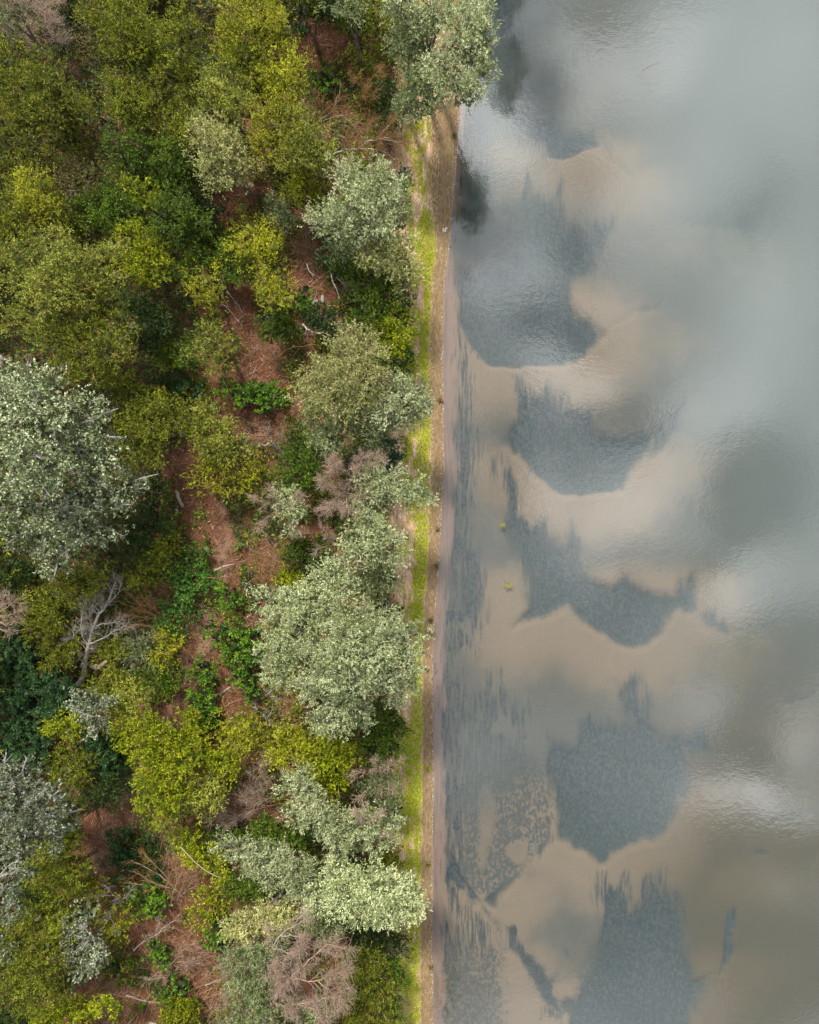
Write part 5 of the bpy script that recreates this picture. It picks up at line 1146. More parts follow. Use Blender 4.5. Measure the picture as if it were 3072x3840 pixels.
bare_tree('poplar_tree', 'tree', 'slender silver poplar with a white crooked stem above the lower clearing', 'white',
          [([(420, 3600, .2), (410, 3560, 2.4), (394, 3530, 4), (371, 3507, 5)], .11), ([(371, 3507, 5), (355, 3484, 5.8), (325, 3452, 6.6)], .06), ([(371, 3507, 5), (345, 3515, 5.8), (322, 3545, 6.2)], .05), ([(394, 3530, 4), (370, 3570, 5), (350, 3600, 5.6)], .04), ([(365, 3505, 5.2), (340, 3500, 6), (300, 3490, 6.6)], .04), ([(300, 3590, 5.6), (235, 3580, 6)], .03)], tw=(40, .8), sub=(60, .45),
          leaf=('poplar_dim', [(300, 3450, 45, 42), (265, 3500, 42, 45), (320, 3520, 50, 42), (285, 3570, 52, 42), (345, 3570, 48, 42), (310, 3630, 52, 42), (370, 3620, 36, 36), (285, 3680, 36, 32, 5), (330, 3410, 28, 26)], 6.6, .62))
T('ash', 'bush', 'bush', 'fern-like dark green bush on the reddish soil', 2, [(470, 3140, 45, 34), (440, 3180, 40, 30), (490, 3190, 40, 34), (460, 3230, 36, 30), (475, 3265, 30, 26)], auto=False)
T('ash', 'bush', 'bush', 'low dark green plants beside the orange fanned stems', 1.4, [(560, 3160, 36, 28), (585, 3190, 30, 24), (560, 3270, 28, 20), (590, 3275, 24, 18)], auto=False)
bare_tree('dead_shrub', 'dead shrub', 'great fan of orange and pinkish bare stems rising from one foot', 'pink',
          [([(699, 3347, .1), (662, 3314, .9), (611, 3268, 1.8), (558, 3236, 2.6), (505, 3212, 3.2)], .065), ([(672, 3326, .3), (630, 3308, 1.1), (593, 3296, 1.6), (514, 3254, 2.6)], .055), ([(668, 3322, .3), (630, 3312, 1), (560, 3308, 1.6), (496, 3294, 2.2)], .05), ([(678, 3361, .1), (690, 3325, 1), (704, 3294, 1.8), (716, 3243, 2.8)], .055),
           ([(651, 3382, .1), (660, 3345, 1), (676, 3298, 1.9), (704, 3236, 3)], .06), ([(694, 3342, .1), (722, 3306, 1.4), (750, 3250, 2.8)], .045), ([(690, 3345, .1), (720, 3322, .9), (760, 3300, 1.6)], .04), ([(668, 3320, .5), (640, 3275, 1.8), (579, 3213, 3), (544, 3178, 3.6)], .04), ([(676, 3300, 1.4), (674, 3250, 2.6), (680, 3200, 3.6)], .04), ([(648, 3352, .2), (636, 3320, 1.2), (655, 3255, 2.6)], .035)], tw=(120, 1.4), sub=(170, .7), twbark='orange', ang=20)
bare_tree('dead_shrub', 'dead shrub', 'wide heap of reddish bare brushwood right of the lime tree', 'red',
          [([(1095, 2995, .4), (1010, 3015, 1.2), (900, 3045, 1.8), (800, 3062, 2)], .06), ([(1060, 3005, .5), (980, 2985, 1.6), (920, 2980, 2.2)], .04), ([(900, 3000, .1), (950, 2930, 1.8), (990, 2870, 3), (1015, 2830, 3.6)], .05), ([(880, 3090, .1), (860, 3040, 1.4), (830, 3020, 2)], .035), ([(1000, 3080, .1), (930, 3060, 1), (850, 3070, 1.6)], .04), ([(960, 3020, .1), (980, 2960, 1.6), (1010, 2900, 2.6)], .035), ([(1020, 3040, .1), (1000, 2990, 1.4), (940, 2950, 2)], .035)], tw=(190, 1.5), sub=(460, .8), twbark='pink', ang=32)
T('green', 'shrub', 'shrub', 'dark green low shrub under the reddish brushwood heap', 2.6, [(840, 3120, 55, 34), (900, 3130, 50, 32), (780, 3115, 42, 30), (955, 3130, 36, 26)])
T('bright', 'shrub', 'shrub', 'yellow-green shrub crossed by a long pale leaning stem', 4, [(700, 3140, 52, 40), (750, 3175, 50, 42), (700, 3200, 42, 36), (790, 3215, 48, 40), (830, 3260, 45, 34)], dens=.8)
log('leaning_stem', 'long pale leaning stem crossing the yellow-green shrub', [(688, 3162, 3.9), (718, 3192, 4.0), (746, 3220, 3.9), (787, 3252, 3.6), (825, 3272, 3.2), (872, 3286, 2.4)], .026, .042, 'pink', 'stem', 6)
T('green', 'shrub', 'shrub', 'green shrub below the leaning silver willow with brown stems', 4, [(910, 3310, 52, 36), (970, 3330, 55, 38), (1010, 3300, 40, 36), (930, 3360, 48, 32, 3.4), (870, 3330, 40, 34)])
T('bright', 'shrub', 'shrub', 'green shrub with lime shoots scattered over reddish soil at the lower middle', 2.6, [(770, 3360, 45, 40), (830, 3340, 42, 40), (800, 3410, 48, 42), (740, 3420, 40, 34), (770, 3460, 42, 34)], dens=.5)
T('lush', 'bush', 'bush', 'lime-tipped bush at the lower end of the scattered shoots', 2.4, [(805, 3470, 34, 30), (840, 3505, 36, 32), (790, 3520, 30, 28), (830, 3545, 32, 26)], auto=False)
T('lush', 'bush', 'bush', 'dense round dark green bush beside the fanned stems', 2.6, [(535, 3345, 42, 34), (585, 3340, 40, 36), (550, 3385, 46, 38), (595, 3385, 36, 38), (570, 3425, 40, 28)], auto=False)
T('lush', 'bush', 'bush', 'small round green bush in the bottom clearing', 2, [(575, 3550, 32, 28), (605, 3560, 30, 30), (585, 3590, 34, 28), (625, 3600, 28, 24)], auto=False)
T('lush', 'bush', 'bush', 'leafy green bush lower in the bottom clearing', 2, [(640, 3680, 34, 30), (685, 3690, 32, 30), (660, 3725, 36, 30), (630, 3745, 30, 26)], auto=False)
T('bright', 'shrub', 'shrub', 'yellow-green shrub on the bottom edge below the leafy bush', 2.6, [(640, 3790, 40, 36), (690, 3800, 42, 36), (720, 3770, 36, 34)])
T('dark', 'bush', 'bush', 'small dark green tuft at the foot of the slender silver poplar', 1.4, [(425, 3615, 30, 24), (440, 3635, 24, 18)])
T('lush', 'bush', 'bush', 'tiny green seedlings in the bottom clearing', 1, [(510, 3590, 26, 20), (475, 3680, 24, 18), (490, 3780, 26, 26), (525, 3750, 18, 16)], auto=False)
bare_tree('fallen_branch', 'branch', 'long pale forked branch lying across the bottom clearing', 'white',
          [([(514, 3550, .3), (546, 3519, .6), (597, 3491, 1.1), (637, 3456, 1.5), (668, 3436, 1.8)], .06), ([(546, 3519, .6), (562, 3498, 1.1), (576, 3482, 1.5)], .03), ([(597, 3491, 1.1), (600, 3465, 1.6), (612, 3445, 1.9)], .03), ([(610, 3480, 1.2), (640, 3470, 1.6)], .025)], tw=(36, 1.0), sub=(70, .5), twbark='pink', ang=28)
bare_tree('dead_shrub', 'dead shrub', 'thin pinkish bare stems right of the small round green bush', 'pink',
          [([(640, 3620, .1), (670, 3580, 1), (700, 3545, 1.8), (740, 3520, 2.2)], .035), ([(650, 3640, .1), (700, 3600, 1), (770, 3570, 1.6)], .035), ([(640, 3600, .1), (690, 3590, .8), (760, 3600, 1.4)], .03), ([(700, 3640, .1), (640, 3650, .8), (560, 3660, 1.2)], .03), ([(560, 3680, .1), (590, 3640, .9), (640, 3620, 1.4)], .03)], tw=(80, 1.2), sub=(150, .6), ang=25)
bare_tree('dead_shrub', 'dead shrub', 'orange and magenta twigs arching on reddish soil below the leaning silver willow', 'orange',
          [([(900, 3440, .1), (940, 3390, 1.2), (1000, 3370, 2)], .035), ([(900, 3440, .1), (960, 3400, 1), (1030, 3390, 1.6)], .03), ([(890, 3430, .1), (930, 3370, 1.4), (970, 3350, 1.8)], .03)], tw=(40, 1.1), sub=(60, .5), ang=18)
T('silver', 'willow_tree', 'tree', 'silver willow above the brushwood with bare pink twigs on its right side', 8.5, [(1130, 2905, 42, 42, 7.6), (1090, 2945, 45, 38, 7.4), (1150, 2960, 55, 42), (1175, 3010, 56, 45), (1120, 3060, 45, 38, 7.4), (1210, 3050, 52, 42), (1265, 3070, 60, 48), (1270, 3125, 58, 48), (1325, 3100, 60, 50), (1395, 3080, 58, 48), (1450, 3100, 50, 50), (1410, 3150, 58, 42, 7.6), (1330, 3160, 55, 38, 7.4), (1265, 3180, 40, 30, 6.6)], base=(1300, 3120), auto=False, bare=6)
bare_tree('dead_limb', 'branch', 'dead pinkish limb poking out of the silver willow beside the teal bush', 'pink',
          [([(1400, 3150, 6.6), (1370, 3090, 8), (1345, 3050, 9), (1330, 3020, 9.6)], .06), ([(1370, 3090, 8), (1400, 3065, 9), (1430, 3040, 9.6)], .04), ([(1345, 3050, 9), (1370, 3020, 9.8)], .03), ([(1385, 3120, 7.4), (1430, 3130, 8.4), (1465, 3125, 9)], .04)], tw=(60, .8), sub=(180, .45), up=.3)
bare_tree('dead_tree', 'dead tree', 'greyish leafless crown with sage leaves at the straw edge under the dark sage tree', 'pink',
          [([(1395, 2980, .2), (1400, 2940, 3), (1405, 2915, 4.4)], .08), ([(1405, 2915, 4.4), (1450, 2875, 6), (1500, 2845, 7)], .055), ([(1405, 2915, 4.4), (1365, 2890, 5.8), (1325, 2900, 6.4)], .045), ([(1405, 2915, 4.4), (1420, 2870, 6), (1410, 2840, 6.8)], .045), ([(1405, 2918, 4.2), (1440, 2945, 5.6), (1475, 2950, 6.2)], .04), ([(1402, 2925, 4), (1370, 2960, 5.4), (1345, 2995, 5.8)], .04)], tw=(90, 1.0), sub=(330, .5),
          leaf=('sage', [(1440, 2920, 42, 45), (1460, 2965, 36, 40), (1400, 2955, 42, 36), (1450, 3010, 36, 36, 5)], 6.2, .8), up=.3)
T('teal', 'bush', 'bush', 'small dark teal bush at the straw edge beside the lower silver willow', 2.8, [(1484, 3045, 24, 30), (1488, 3085, 24, 30)])
T('bright', 'bush', 'bush', 'bright green bush at the straw edge between two silver willows', 3.4, [(1445, 3190, 42, 34), (1470, 3225, 36, 32), (1425, 3235, 36, 32), (1460, 3165, 30, 24)])
T('dark', 'shrub', 'shrub', 'dark green shrub in the hollow between the two lower silver willows', 3, [(1160, 3110, 45, 40), (1190, 3150, 42, 34), (1250, 3235, 42, 30), (1330, 3210, 50, 30), (1210, 3290, 34, 40)])
T('green', 'shrub', 'shrub', 'yellow-green shrub left of the silver willow with bare twigs', 4, [(1005, 3100, 48, 40), (1060, 3120, 45, 42), (1095, 3155, 42, 36), (1020, 3150, 42, 32), (985, 3075, 34, 34)])
T('silver', 'willow_tree', 'tree', 'leaning silver willow whose crown stretches inland over green shrubs', 8, [(855, 3170, 42, 34, 7.4), (905, 3165, 52, 40), (960, 3190, 48, 38), (920, 3215, 52, 34), (965, 3245, 45, 36), (1020, 3210, 48, 40, 7.4), (1070, 3215, 55, 45), (1120, 3235, 50, 45), (1050, 3275, 58, 45), (1120, 3290, 55, 45), (1150, 3330, 40, 40, 7), (1080, 3325, 45, 32, 6.8)], base=(1170, 3340), auto=False)
T('silver', 'willow_tree', 'tree', 'silver willow with three round heads over the beach track low on the bank', 10, [(1275, 3245, 52, 45, 9), (1250, 3300, 62, 50), (1320, 3300, 62, 50), (1290, 3360, 72, 52), (1395, 3290, 62, 48, 9.4), (1435, 3330, 65, 55, 10.4), (1395, 3375, 70, 55), (1480, 3370, 55, 55), (1545, 3340, 48, 52, 9), (1550, 3395, 42, 45, 8.6), (1510, 3300, 45, 38, 8.8), (1205, 3385, 60, 48, 9), (1335, 3420, 58, 42, 9), (1430, 3425, 62, 40, 9), (1500, 3425, 45, 36, 8.6), (1170, 3360, 45, 40, 8)], base=(1340, 3370), auto=False, dens=1.05)
T('sage', 'willow_tree', 'tree', 'duller hanging lobe under the three-headed silver willow', 7, [(1215, 3445, 58, 45), (1225, 3495, 52, 42), (1180, 3420, 48, 42), (1150, 3470, 36, 36, 6)], base=(1290, 3420), auto=False)
T('dark', 'shrub', 'shrub', 'very dark green shrub in the shade under the three-headed silver willow', 3.4, [(1340, 3490, 62, 36), (1410, 3500, 55, 38), (1475, 3490, 42, 45), (1490, 3550, 36, 42), (1420, 3550, 50, 36), (1345, 3540, 50, 34)])
T('olive', 'tree', 'tree', 'olive green tree at the bottom beside the dead pinkish tree', 6, [(1330, 3590, 55, 45), (1390, 3600, 55, 45), (1350, 3650, 62, 48), (1420, 3660, 52, 48), (1365, 3715, 62, 45), (1430, 3730, 50, 48), (1370, 3780, 62, 45), (1440, 3800, 45, 40), (1320, 3800, 45, 42)], auto=False)
T('green', 'shrub', 'shrub', 'green shrub at the straw edge beside the olive green tree', 4, [(1480, 3620, 38, 45), (1490, 3680, 38, 45), (1475, 3750, 34, 42), (1480, 3820, 30, 34)])
T('pale', 'willow_tree', 'tree', 'pale yellow willow with dry tips low on the bank', 7, [(880, 3480, 48, 38, 6), (935, 3460, 55, 42), (985, 3430, 55, 42), (1045, 3420, 55, 42), (1040, 3465, 48, 36), (960, 3505, 50, 34, 6), (1090, 3445, 36, 40)], auto=False, bare=12)
T('sage', 'willow_tree', 'tree', 'grey-green willow at the bottom tangled with bare pinkish twigs', 7, [(900, 3580, 48, 50), (960, 3560, 50, 45), (950, 3630, 58, 52), (1010, 3610, 45, 48), (920, 3690, 58, 50), (985, 3700, 52, 50), (940, 3770, 62, 50), (1000, 3790, 48, 45), (880, 3800, 45, 45, 6), (1100, 3800, 55, 42), (1180, 3800, 52, 42), (1060, 3560, 42, 40)], auto=False, dens=.85, bare=14)
bare_tree('dead_tree', 'dead tree', 'large pinkish dead tree filling the bottom with a pale forked trunk', 'pink',
          [([(990, 3830, .3), (1020, 3775, 3.4), (1032, 3748, 4.6)], .17), ([(1032, 3748, 4.6), (1055, 3700, 6.4), (1095, 3650, 7.6), (1140, 3610, 8.4)], .10), ([(1140, 3610, 8.4), (1190, 3560, 9), (1240, 3525, 9.4), (1300, 3540, 9.4)], .06), ([(1095, 3650, 7.6), (1180, 3660, 8.4), (1250, 3640, 9), (1300, 3620, 9)], .055), ([(1032, 3745, 4.6), (1080, 3755, 6.4), (1120, 3745, 7.2), (1190, 3740, 8)], .07), ([(1120, 3745, 7.2), (1200, 3770, 8), (1240, 3830, 8)], .05), ([(1190, 3740, 8), (1240, 3720, 8.6), (1300, 3735, 8.6)], .045),
           ([(1055, 3700, 6.4), (1040, 3640, 7.4), (1060, 3590, 8.2)], .055), ([(1140, 3610, 8.4), (1130, 3560, 9.2), (1150, 3520, 9.8)], .05), ([(1032, 3750, 4.6), (1030, 3800, 5), (1015, 3840, 5)], .05), ([(1200, 3660, 8.6), (1240, 3690, 9), (1290, 3680, 9)], .04)], tw=(300, 1.6), sub=(1500, .8), twbark='pink', ang=36, up=.3)
bare_tree('dead_tree', 'dead tree', 'smaller whitish dead tree above the large pinkish one', 'white',
          [([(1035, 3620, .3), (1028, 3570, 4.4), (1030, 3535, 6)], .11), ([(1030, 3535, 6), (1060, 3490, 7.4), (1110, 3455, 8.4), (1165, 3425, 9)], .065), ([(1060, 3490, 7.4), (1110, 3490, 8.2), (1165, 3500, 8.6)], .045), ([(1030, 3535, 6), (1025, 3490, 7.4), (1008, 3455, 8.2)], .05), ([(1030, 3538, 6), (1080, 3550, 7.4), (1110, 3570, 8)], .045), ([(1110, 3455, 8.4), (1130, 3425, 9), (1160, 3405, 9.2)], .04), ([(1030, 3545, 5.6), (1010, 3600, 6.2), (1035, 3640, 6)], .04)], tw=(90, 1.2), sub=(330, .6), twbark='pink', ang=36, up=.3)
bare_tree('dead_shrub', 'dead shrub', 'pale broken limb and twigs reaching in from the bottom beside the grey-green willow', 'pale',
          [([(820, 3840, .3), (860, 3800, 2.2), (910, 3775, 3.6)], .07), ([(860, 3800, 2.2), (850, 3740, 3.4), (870, 3700, 4.4)], .045), ([(780, 3680, .4), (850, 3650, 2.4), (900, 3610, 4), (960, 3590, 5)], .06), ([(850, 3650, 2.4), (840, 3600, 3.6), (870, 3560, 4.6)], .04)], tw=(110, 1.2), sub=(330, .6), twbark='pink', up=.3)
# trees that stand outside the picture but show as dark reflections in the water at its top
T('sage', 'willow_tree', 'tree', 'willow outside the picture that darkens the water at the top edge', 13, [(1900, -560, 110, 90), (1985, -640, 80, 100), (1960, -480, 75, 80), (1860, -680, 100, 80), (2010, -560, 50, 60), (1990, -760, 60, 80), (1950, -400, 60, 55, 11)], base=(1690, -520), auto=False, dens=1.0)
T('sage', 'willow_tree', 'tree', 'second willow outside the picture mirrored at the top of the river', 13, [(1900, -900, 110, 90), (1980, -1000, 90, 100), (1880, -1100, 100, 90)], base=(1690, -560), auto=False, dens=1.0)

# ------------------------------------------------------------------ ground cover, grass, litter
rng = np.random.default_rng(4242)
SOIL = [(1200, 185, 110, 85), (890, 690, 55, 75), (850, 790, 60, 60), (1150, 1060, 65, 110), (905, 1150, 60, 110), (925, 1250, 80, 80), (985, 1335, 100, 90), (960, 1575, 130, 60), (960, 1400, 110, 50), (1010, 1610, 110, 60),
        (690, 1745, 80, 60), (725, 1830, 60, 80), (850, 2060, 50, 130), (830, 1960, 40, 80), (760, 2400, 90, 130), (700, 2330, 60, 60), (690, 2560, 36, 110), (650, 2690, 60, 45), (430, 3040, 105, 110), (390, 3190, 70, 110), (400, 3330, 50, 50),
        (640, 3420, 60, 60), (560, 3490, 80, 60), (690, 3560, 130, 110), (380, 3720, 130, 100), (550, 3780, 90, 70), (790, 3690, 70, 90), (870, 2620, 70, 70), (960, 2660, 50, 40), (1000, 3060, 90, 60), (880, 3010, 100, 50), (740, 3340, 90, 60),
        (950, 3400, 70, 40), (700, 3250, 90, 60), (980, 2360, 40, 50), (500, 3200, 60, 60), (800, 3080, 80, 40), (880, 2150, 30, 90), (1020, 2100, 50, 90), (1200, 520, 60, 60)]


def soil_open(px, py):
    v = np.zeros(px.shape)
    for (x, y, rx, ry) in SOIL:
        q = ((px - x) / rx) ** 2 + ((py - y) / ry) ** 2
        v = np.maximum(v, smooth(1.5, .55, q))
    return v


def on_ground(px, py):
    x = (px - CX) / PXM; y = -(py - CY) / PXM
    return x, y, land_z(shore_x(y) - x, x, y)


def cards(x, y, z, az, tilt, ln, wd, name, mat, tint, label=None, tri=True):
    ld = np.stack([np.cos(az) * np.cos(tilt), np.sin(az) * np.cos(tilt), np.sin(tilt)], -1)
    nn = nrm(np.array([0, 0, 1.]) + np.random.default_rng(7).normal(0, .35, ld.shape))
    sd = nrm(np.cross(nn, ld))
    p = np.stack([x, y, z], -1)
    if tri:
        v = np.stack([p - sd * wd[:, None], p + sd * wd[:, None], p + ld * ln[:, None]], 1).reshape(-1, 3)
        f = np.arange(len(v)).reshape(-1, 3)
    else:
        v = np.stack([p - ld * ln[:, None] * .5, p + sd * wd[:, None], p + ld * ln[:, None] * .5, p - sd * wd[:, None]], 1).reshape(-1, 3)
        f = np.arange(len(v)).reshape(-1, 4)
    o = obj(name, make_mesh(name, v, f, mat, face_attr={'tint': tint}))
    return tag(o, label, kind='stuff')


# low herbs and seedlings between the shrubs
n = 190000
px = rng.uniform(-120, 1500, n); py = rng.uniform(-150, 3990, n)
den = vnoise(px / 45., py / 45., 91, 3)
thick = smooth(1150, 900, px + .25 * py) + .5 * smooth(2700, 1500, py) * smooth(700, 300, px)      # the closed thicket
keep = (rng.random(n) > .97 * soil_open(px, py)) & (den + .25 * thick > .33 + .12 * rng.random(n)) & (px < 1455 + 30 * rng.normal(size=n) * .5)
px, py, den = px[keep], py[keep], den[keep]
x, y, z = on_ground(px, py)
hh = np.clip((den - .36) * 3.2, .05, 1.0) * rng.uniform(.2, 1.0, len(x))
hue = vnoise(px / 110., py / 110., 92, 2) + .18 * rng.normal(size=len(x)) - .16 * thick[keep]  # thicket shifted to darker leaves, painting shade into its gaps
for nm, lo, hi, mt in (('undergrowth', -9, .46, LEAF['dark']), ('undergrowth', .46, .56, LEAF['green']), ('undergrowth', .56, 9, LEAF['olive'])):
    s_ = (hue >= lo) & (hue < hi); m_ = int(s_.sum())
    cards(x[s_], y[s_], z[s_] + hh[s_], rng.random(m_) * 6.28, rng.normal(.1, .35, m_), rng.uniform(.18, .38, m_), rng.uniform(.045, .085, m_), nm, mt, np.clip(rng.normal(.5, .2, m_), 0, 1))

LITTER = leaf_mat('dead_stalks', [(.07, .03, .016), (.20, .095, .05), (.46, .30, .19)], trans=.05, spec=.1)
n = 52000
px = rng.uniform(-80, 1480, n); py = rng.uniform(-100, 3940, n)
keep = rng.random(n) < (.25 + .75 * soil_open(px, py))
px, py = px[keep], py[keep]
x, y, z = on_ground(px, py); m_ = len(x)
flow = (vnoise(px / 70., py / 70., 93, 2) - .5) * 9
cards(x, y, z + rng.uniform(.02, .16, m_), flow + rng.normal(0, .7, m_), rng.normal(0, .12, m_), rng.uniform(.25, .9, m_), rng.uniform(.010, .022, m_), 'forest_litter', LITTER, np.clip(rng.normal(.5, .24, m_), 0, 1))

# thin dead stems lying and arching over the clearings
BRUSH = [(900, 3040, 150, 75, 70), (690, 3270, 160, 110, 60), (1010, 2640, 60, 80, 26), (720, 3590, 150, 90, 50), (850, 3690, 90, 130, 55), (560, 2290, 160, 70, 45), (1140, 910, 60, 80, 30), (1030, 1610, 110, 60, 26), (960, 3410, 90, 45, 36), (500, 2480, 160, 80, 50),
         (1040, 3080, 80, 50, 26), (960, 1320, 110, 90, 20), (930, 2330, 60, 60, 16), (1200, 420, 130, 140, 50), (1380, 560, 140, 80, 40), (330, 3330, 90, 70, 26), (760, 2290, 90, 60, 20), (540, 3700, 110, 90, 24), (1040, 2130, 50, 90, 30), (1150, 1080, 70, 80, 20), (1380, 2930, 90, 90, 36), (640, 3080, 110, 60, 30), (230, 2330, 110, 120, 30), (1120, 2700, 110, 60, 22)]
rb = np.random.default_rng(321)
P0, A0 = [], []
for (x, y, rx, ry, m_) in BRUSH:
    m_ = int(m_ * 2.6)
    P0.append(np.column_stack([x + rx * rb.normal(0, .6, m_), y + ry * rb.normal(0, .6, m_)])); A0.append(rb.normal(rb.random() * 6.28, .9, m_))
P0 = np.concatenate(P0); A0 = np.concatenate(A0); m_ = len(P0)
x, y, z = on_ground(P0[:, 0], P0[:, 1])
ln = rb.uniform(.7, 2.8, m_); hg = rb.uniform(.1, .9, m_); tt = np.linspace(0, 1, 5)
bend = rb.normal(0, .35, m_)
ang = A0[:, None] + bend[:, None] * tt[None]
cx_ = x[:, None] + ln[:, None] * tt * np.cos(ang); cy_ = y[:, None] + ln[:, None] * tt * np.sin(ang)
cz_ = z[:, None] + .05 + hg[:, None] * (1.6 * tt - .9 * tt ** 2)
PP = np.stack([cx_, cy_, cz_], -1); RR = rb.uniform(.007, .019, m_)[:, None] * np.linspace(1, .4, 5)[None]
Q, QR = spawn(PP, RR, 2 * m_, .2, 32, .8, 4, rb, up=.1, wander=.2, rmul=.7)
for nm_, bk, sel_ in (('brushwood', 'pink', np.arange(m_) % 2 == 0), ('brushwood', 'orange', np.arange(m_) % 2 == 1)):
    s2 = np.repeat(sel_, 2)
    v, f = join(tubes(PP[sel_], RR[sel_], 3, cap=False), tubes(Q[s2], QR[s2], 3, cap=False))
    tag(obj(nm_, make_mesh(nm_, v, f, BARK[bk], smooth_shade=True)), kind='stuff')

STRAW = leaf_mat('dry_straw', [(.26, .15, .06), (.52, .35, .18), (.80, .64, .44)], trans=.1, spec=.1)
n = 42000
px = rng.uniform(1430, 1700, n); py = rng.uniform(-100, 3940, n)
keep = (px < shore_px(py) - band([0, 880, 1000, 3840], [95, 50, 40, 44], py)) & (rng.random(n) < smooth(1430, 1490, px))
px, py = px[keep], py[keep]
x, y, z = on_ground(px, py); m_ = len(x)
cards(x, y, z + rng.uniform(.01, .10, m_), np.pi / 2 + rng.normal(0, .55, m_), rng.normal(.1, .2, m_), rng.uniform(.12, .45, m_), rng.uniform(.010, .022, m_), 'straw_litter', STRAW, np.clip(rng.normal(.5, .24, m_), 0, 1))

GRASS = leaf_mat('bank_grass', [(.16, .22, .004), (.46, .54, .012), (.76, .76, .07)], trans=.35, spec=.2)
n = 420000
px = rng.uniform(1440, 1700, n); py = rng.uniform(-100, 3940, n)
g = grass_mask(px, py) * smooth(-4, 10, shore_px(py) - px - band([0, 430, 700, 880, 1000, 1300, 1900, 2500, 3840], [115, 105, 88, 60, 44, 54, 46, 42, 48], py))
g = g * smooth(.20, .44, vnoise(px / 6., py / 9., 95, 2))
keep = rng.random(n) < g
px, py = px[keep], py[keep]
x, y, z = on_ground(px, py); m_ = len(x)
cards(x, y, z, rng.random(m_) * 6.28, rng.uniform(.1, .85, m_), rng.uniform(.12, .30, m_), rng.uniform(.016, .032, m_), 'grass', GRASS, np.clip(rng.normal(.5, .2, m_) + .25 * (vnoise(px / 25., py / 40., 96, 2) - .5), 0, 1), tri=True)

# pebbles, shells and flotsam specks on the beach and along the waterline
CHIPS = leaf_mat('beach_chips', [(.08, .055, .035), (.34, .24, .15), (.85, .80, .72)], trans=0, spec=.2)
n = 2600
py = rng.uniform(-50, 3890, n)
off = np.where(rng.random(n) < .55, rng.normal(2, 5, n), rng.uniform(0, 70, n))
off = np.abs(off)
px = shore_px(py) - off
x, y, z = on_ground(px, py); m_ = n
cards(x, y, z + .015, np.pi / 2 + rng.normal(0, .6, m_), rng.normal(0, .2, m_), rng.uniform(.04, .13, m_), rng.uniform(.012, .035, m_), 'beach_debris', CHIPS, np.where(rng.random(m_) < .6, rng.uniform(0, .3, m_), rng.uniform(.5, 1, m_)))

# ------------------------------------------------------------------ logs, sticks and small things
log('branch', 'long white arched stick lying across the sandy path', [(803, 2146, .2), (825, 2134, .5), (843, 2126, .6), (868, 2118, .5), (888, 2114, .2)], .05, .035, 'white', 'stick', 6)
bare_tree('forked_stick', 'stick', 'thin bleached forked stick leaning beside the leafy bush at the path', 'white', [([(908, 2243, .1), (922, 2214, .5), (936, 2188, .9), (958, 2166, 1.3)], .04), ([(936, 2188, .9), (922, 2183, 1), (912, 2187, 1)], .025)], tw=(4, .4), sub=(0, 0))
bare_tree('snag', 'dead tree', 'short upright tan snag above the leafy bush on the path', 'orange', [([(892, 2218, .1), (893, 2190, 1.2), (895, 2157, 2.6)], .055), ([(894, 2180, 1.6), (904, 2175, 1.9), (912, 2186, 1.9)], .03)], tw=(8, .4), sub=(0, 0))
log('log', 'pale log on reddish soil beside the narrow path below the huge willow', [(806, 2604), (842, 2592), (875, 2570)], .10, .07, 'pale', 'log', 6)
log('log', 'thin tan log slanting on reddish soil above the yellow-olive tree', [(866, 2692), (895, 2678), (923, 2662)], .075, .06, 'pink', 'log', 6)
log('log', 'short pale log at the end of the golden shrub', [(664, 2514), (684, 2510), (703, 2511)], .09, .06, 'white', 'log', 6)
log('pole', 'slanted grey pole propped at the edge of the huge silver willow', [(990, 2614, .4), (1020, 2590, .9), (1050, 2566, 1.4)], .045, .035, 'pale', 'pole', 6)
bare_tree('rotten_stump', 'stump', 'rotten grey stump with torn roots below the huge silver willow', 'pale', [([(1024, 2700, .1), (1002, 2678, .5), (975, 2655, .6), (958, 2645, .4)], .24), ([(1010, 2686, .5), (1025, 2668, .9), (1030, 2655, 1.1)], .08), ([(1000, 2676, .5), (985, 2690, .3), (972, 2700, .1)], .08), ([(975, 2655, .6), (962, 2632, .9)], .06), ([(1018, 2694, .4), (1032, 2702, .3)], .09)], tw=(26, .6), sub=(30, .4))
log('branch', 'brown curved bough lying under the huge silver willow', [(1046, 2718, .8), (1085, 2724, .9), (1115, 2720, 1), (1145, 2711, 1.2)], .07, .05, 'brown', 'branch', 6)
log('log', 'leaning grey stump post between the white poplar and the yellow sapling', [(697, 1900, .1), (686, 1876, .6), (676, 1846, 1.2)], .15, .12, 'pale', 'stump', 8)
log('cut_log', 'small pale block of wood just below the leaning stump post', [(674, 1925), (676, 1911)], .13, .12, 'white', 'log', 8)
log('log', 'broken bleached log end on the grey dark bushes under the lime tree', [(437, 2879, .1), (447, 2867, .5)], .10, .08, 'white', 'log', 6)
log('pole', 'thin pale pole leaning out of the olive shrub beside the grey poplar', [(357, 2934, .2), (336, 2914, 1.2), (313, 2894, 2.2)], .06, .045, 'pale', 'pole', 6)
log('branch', 'long grey fallen pole across the bottom clearing', [(487, 3712), (551, 3734, .1), (614, 3744, .1)], .05, .035, 'pale', 'branch', 6)
log('log', 'short white log end on the bottom edge of the clearing', [(572, 3814), (600, 3820)], .085, .07, 'white', 'log', 6)
log('log', 'short grey log half hidden between the two bottom corner trees', [(258, 3722, .3), (284, 3734, .2)], .09, .06, 'pale', 'log', 6)
log('branch', 'bare stick curling below the dark leafy bush above the lime tree', [(428, 2800, 1), (448, 2825, .8), (440, 2850, .5)], .035, .02, 'pink', 'stick', 6)
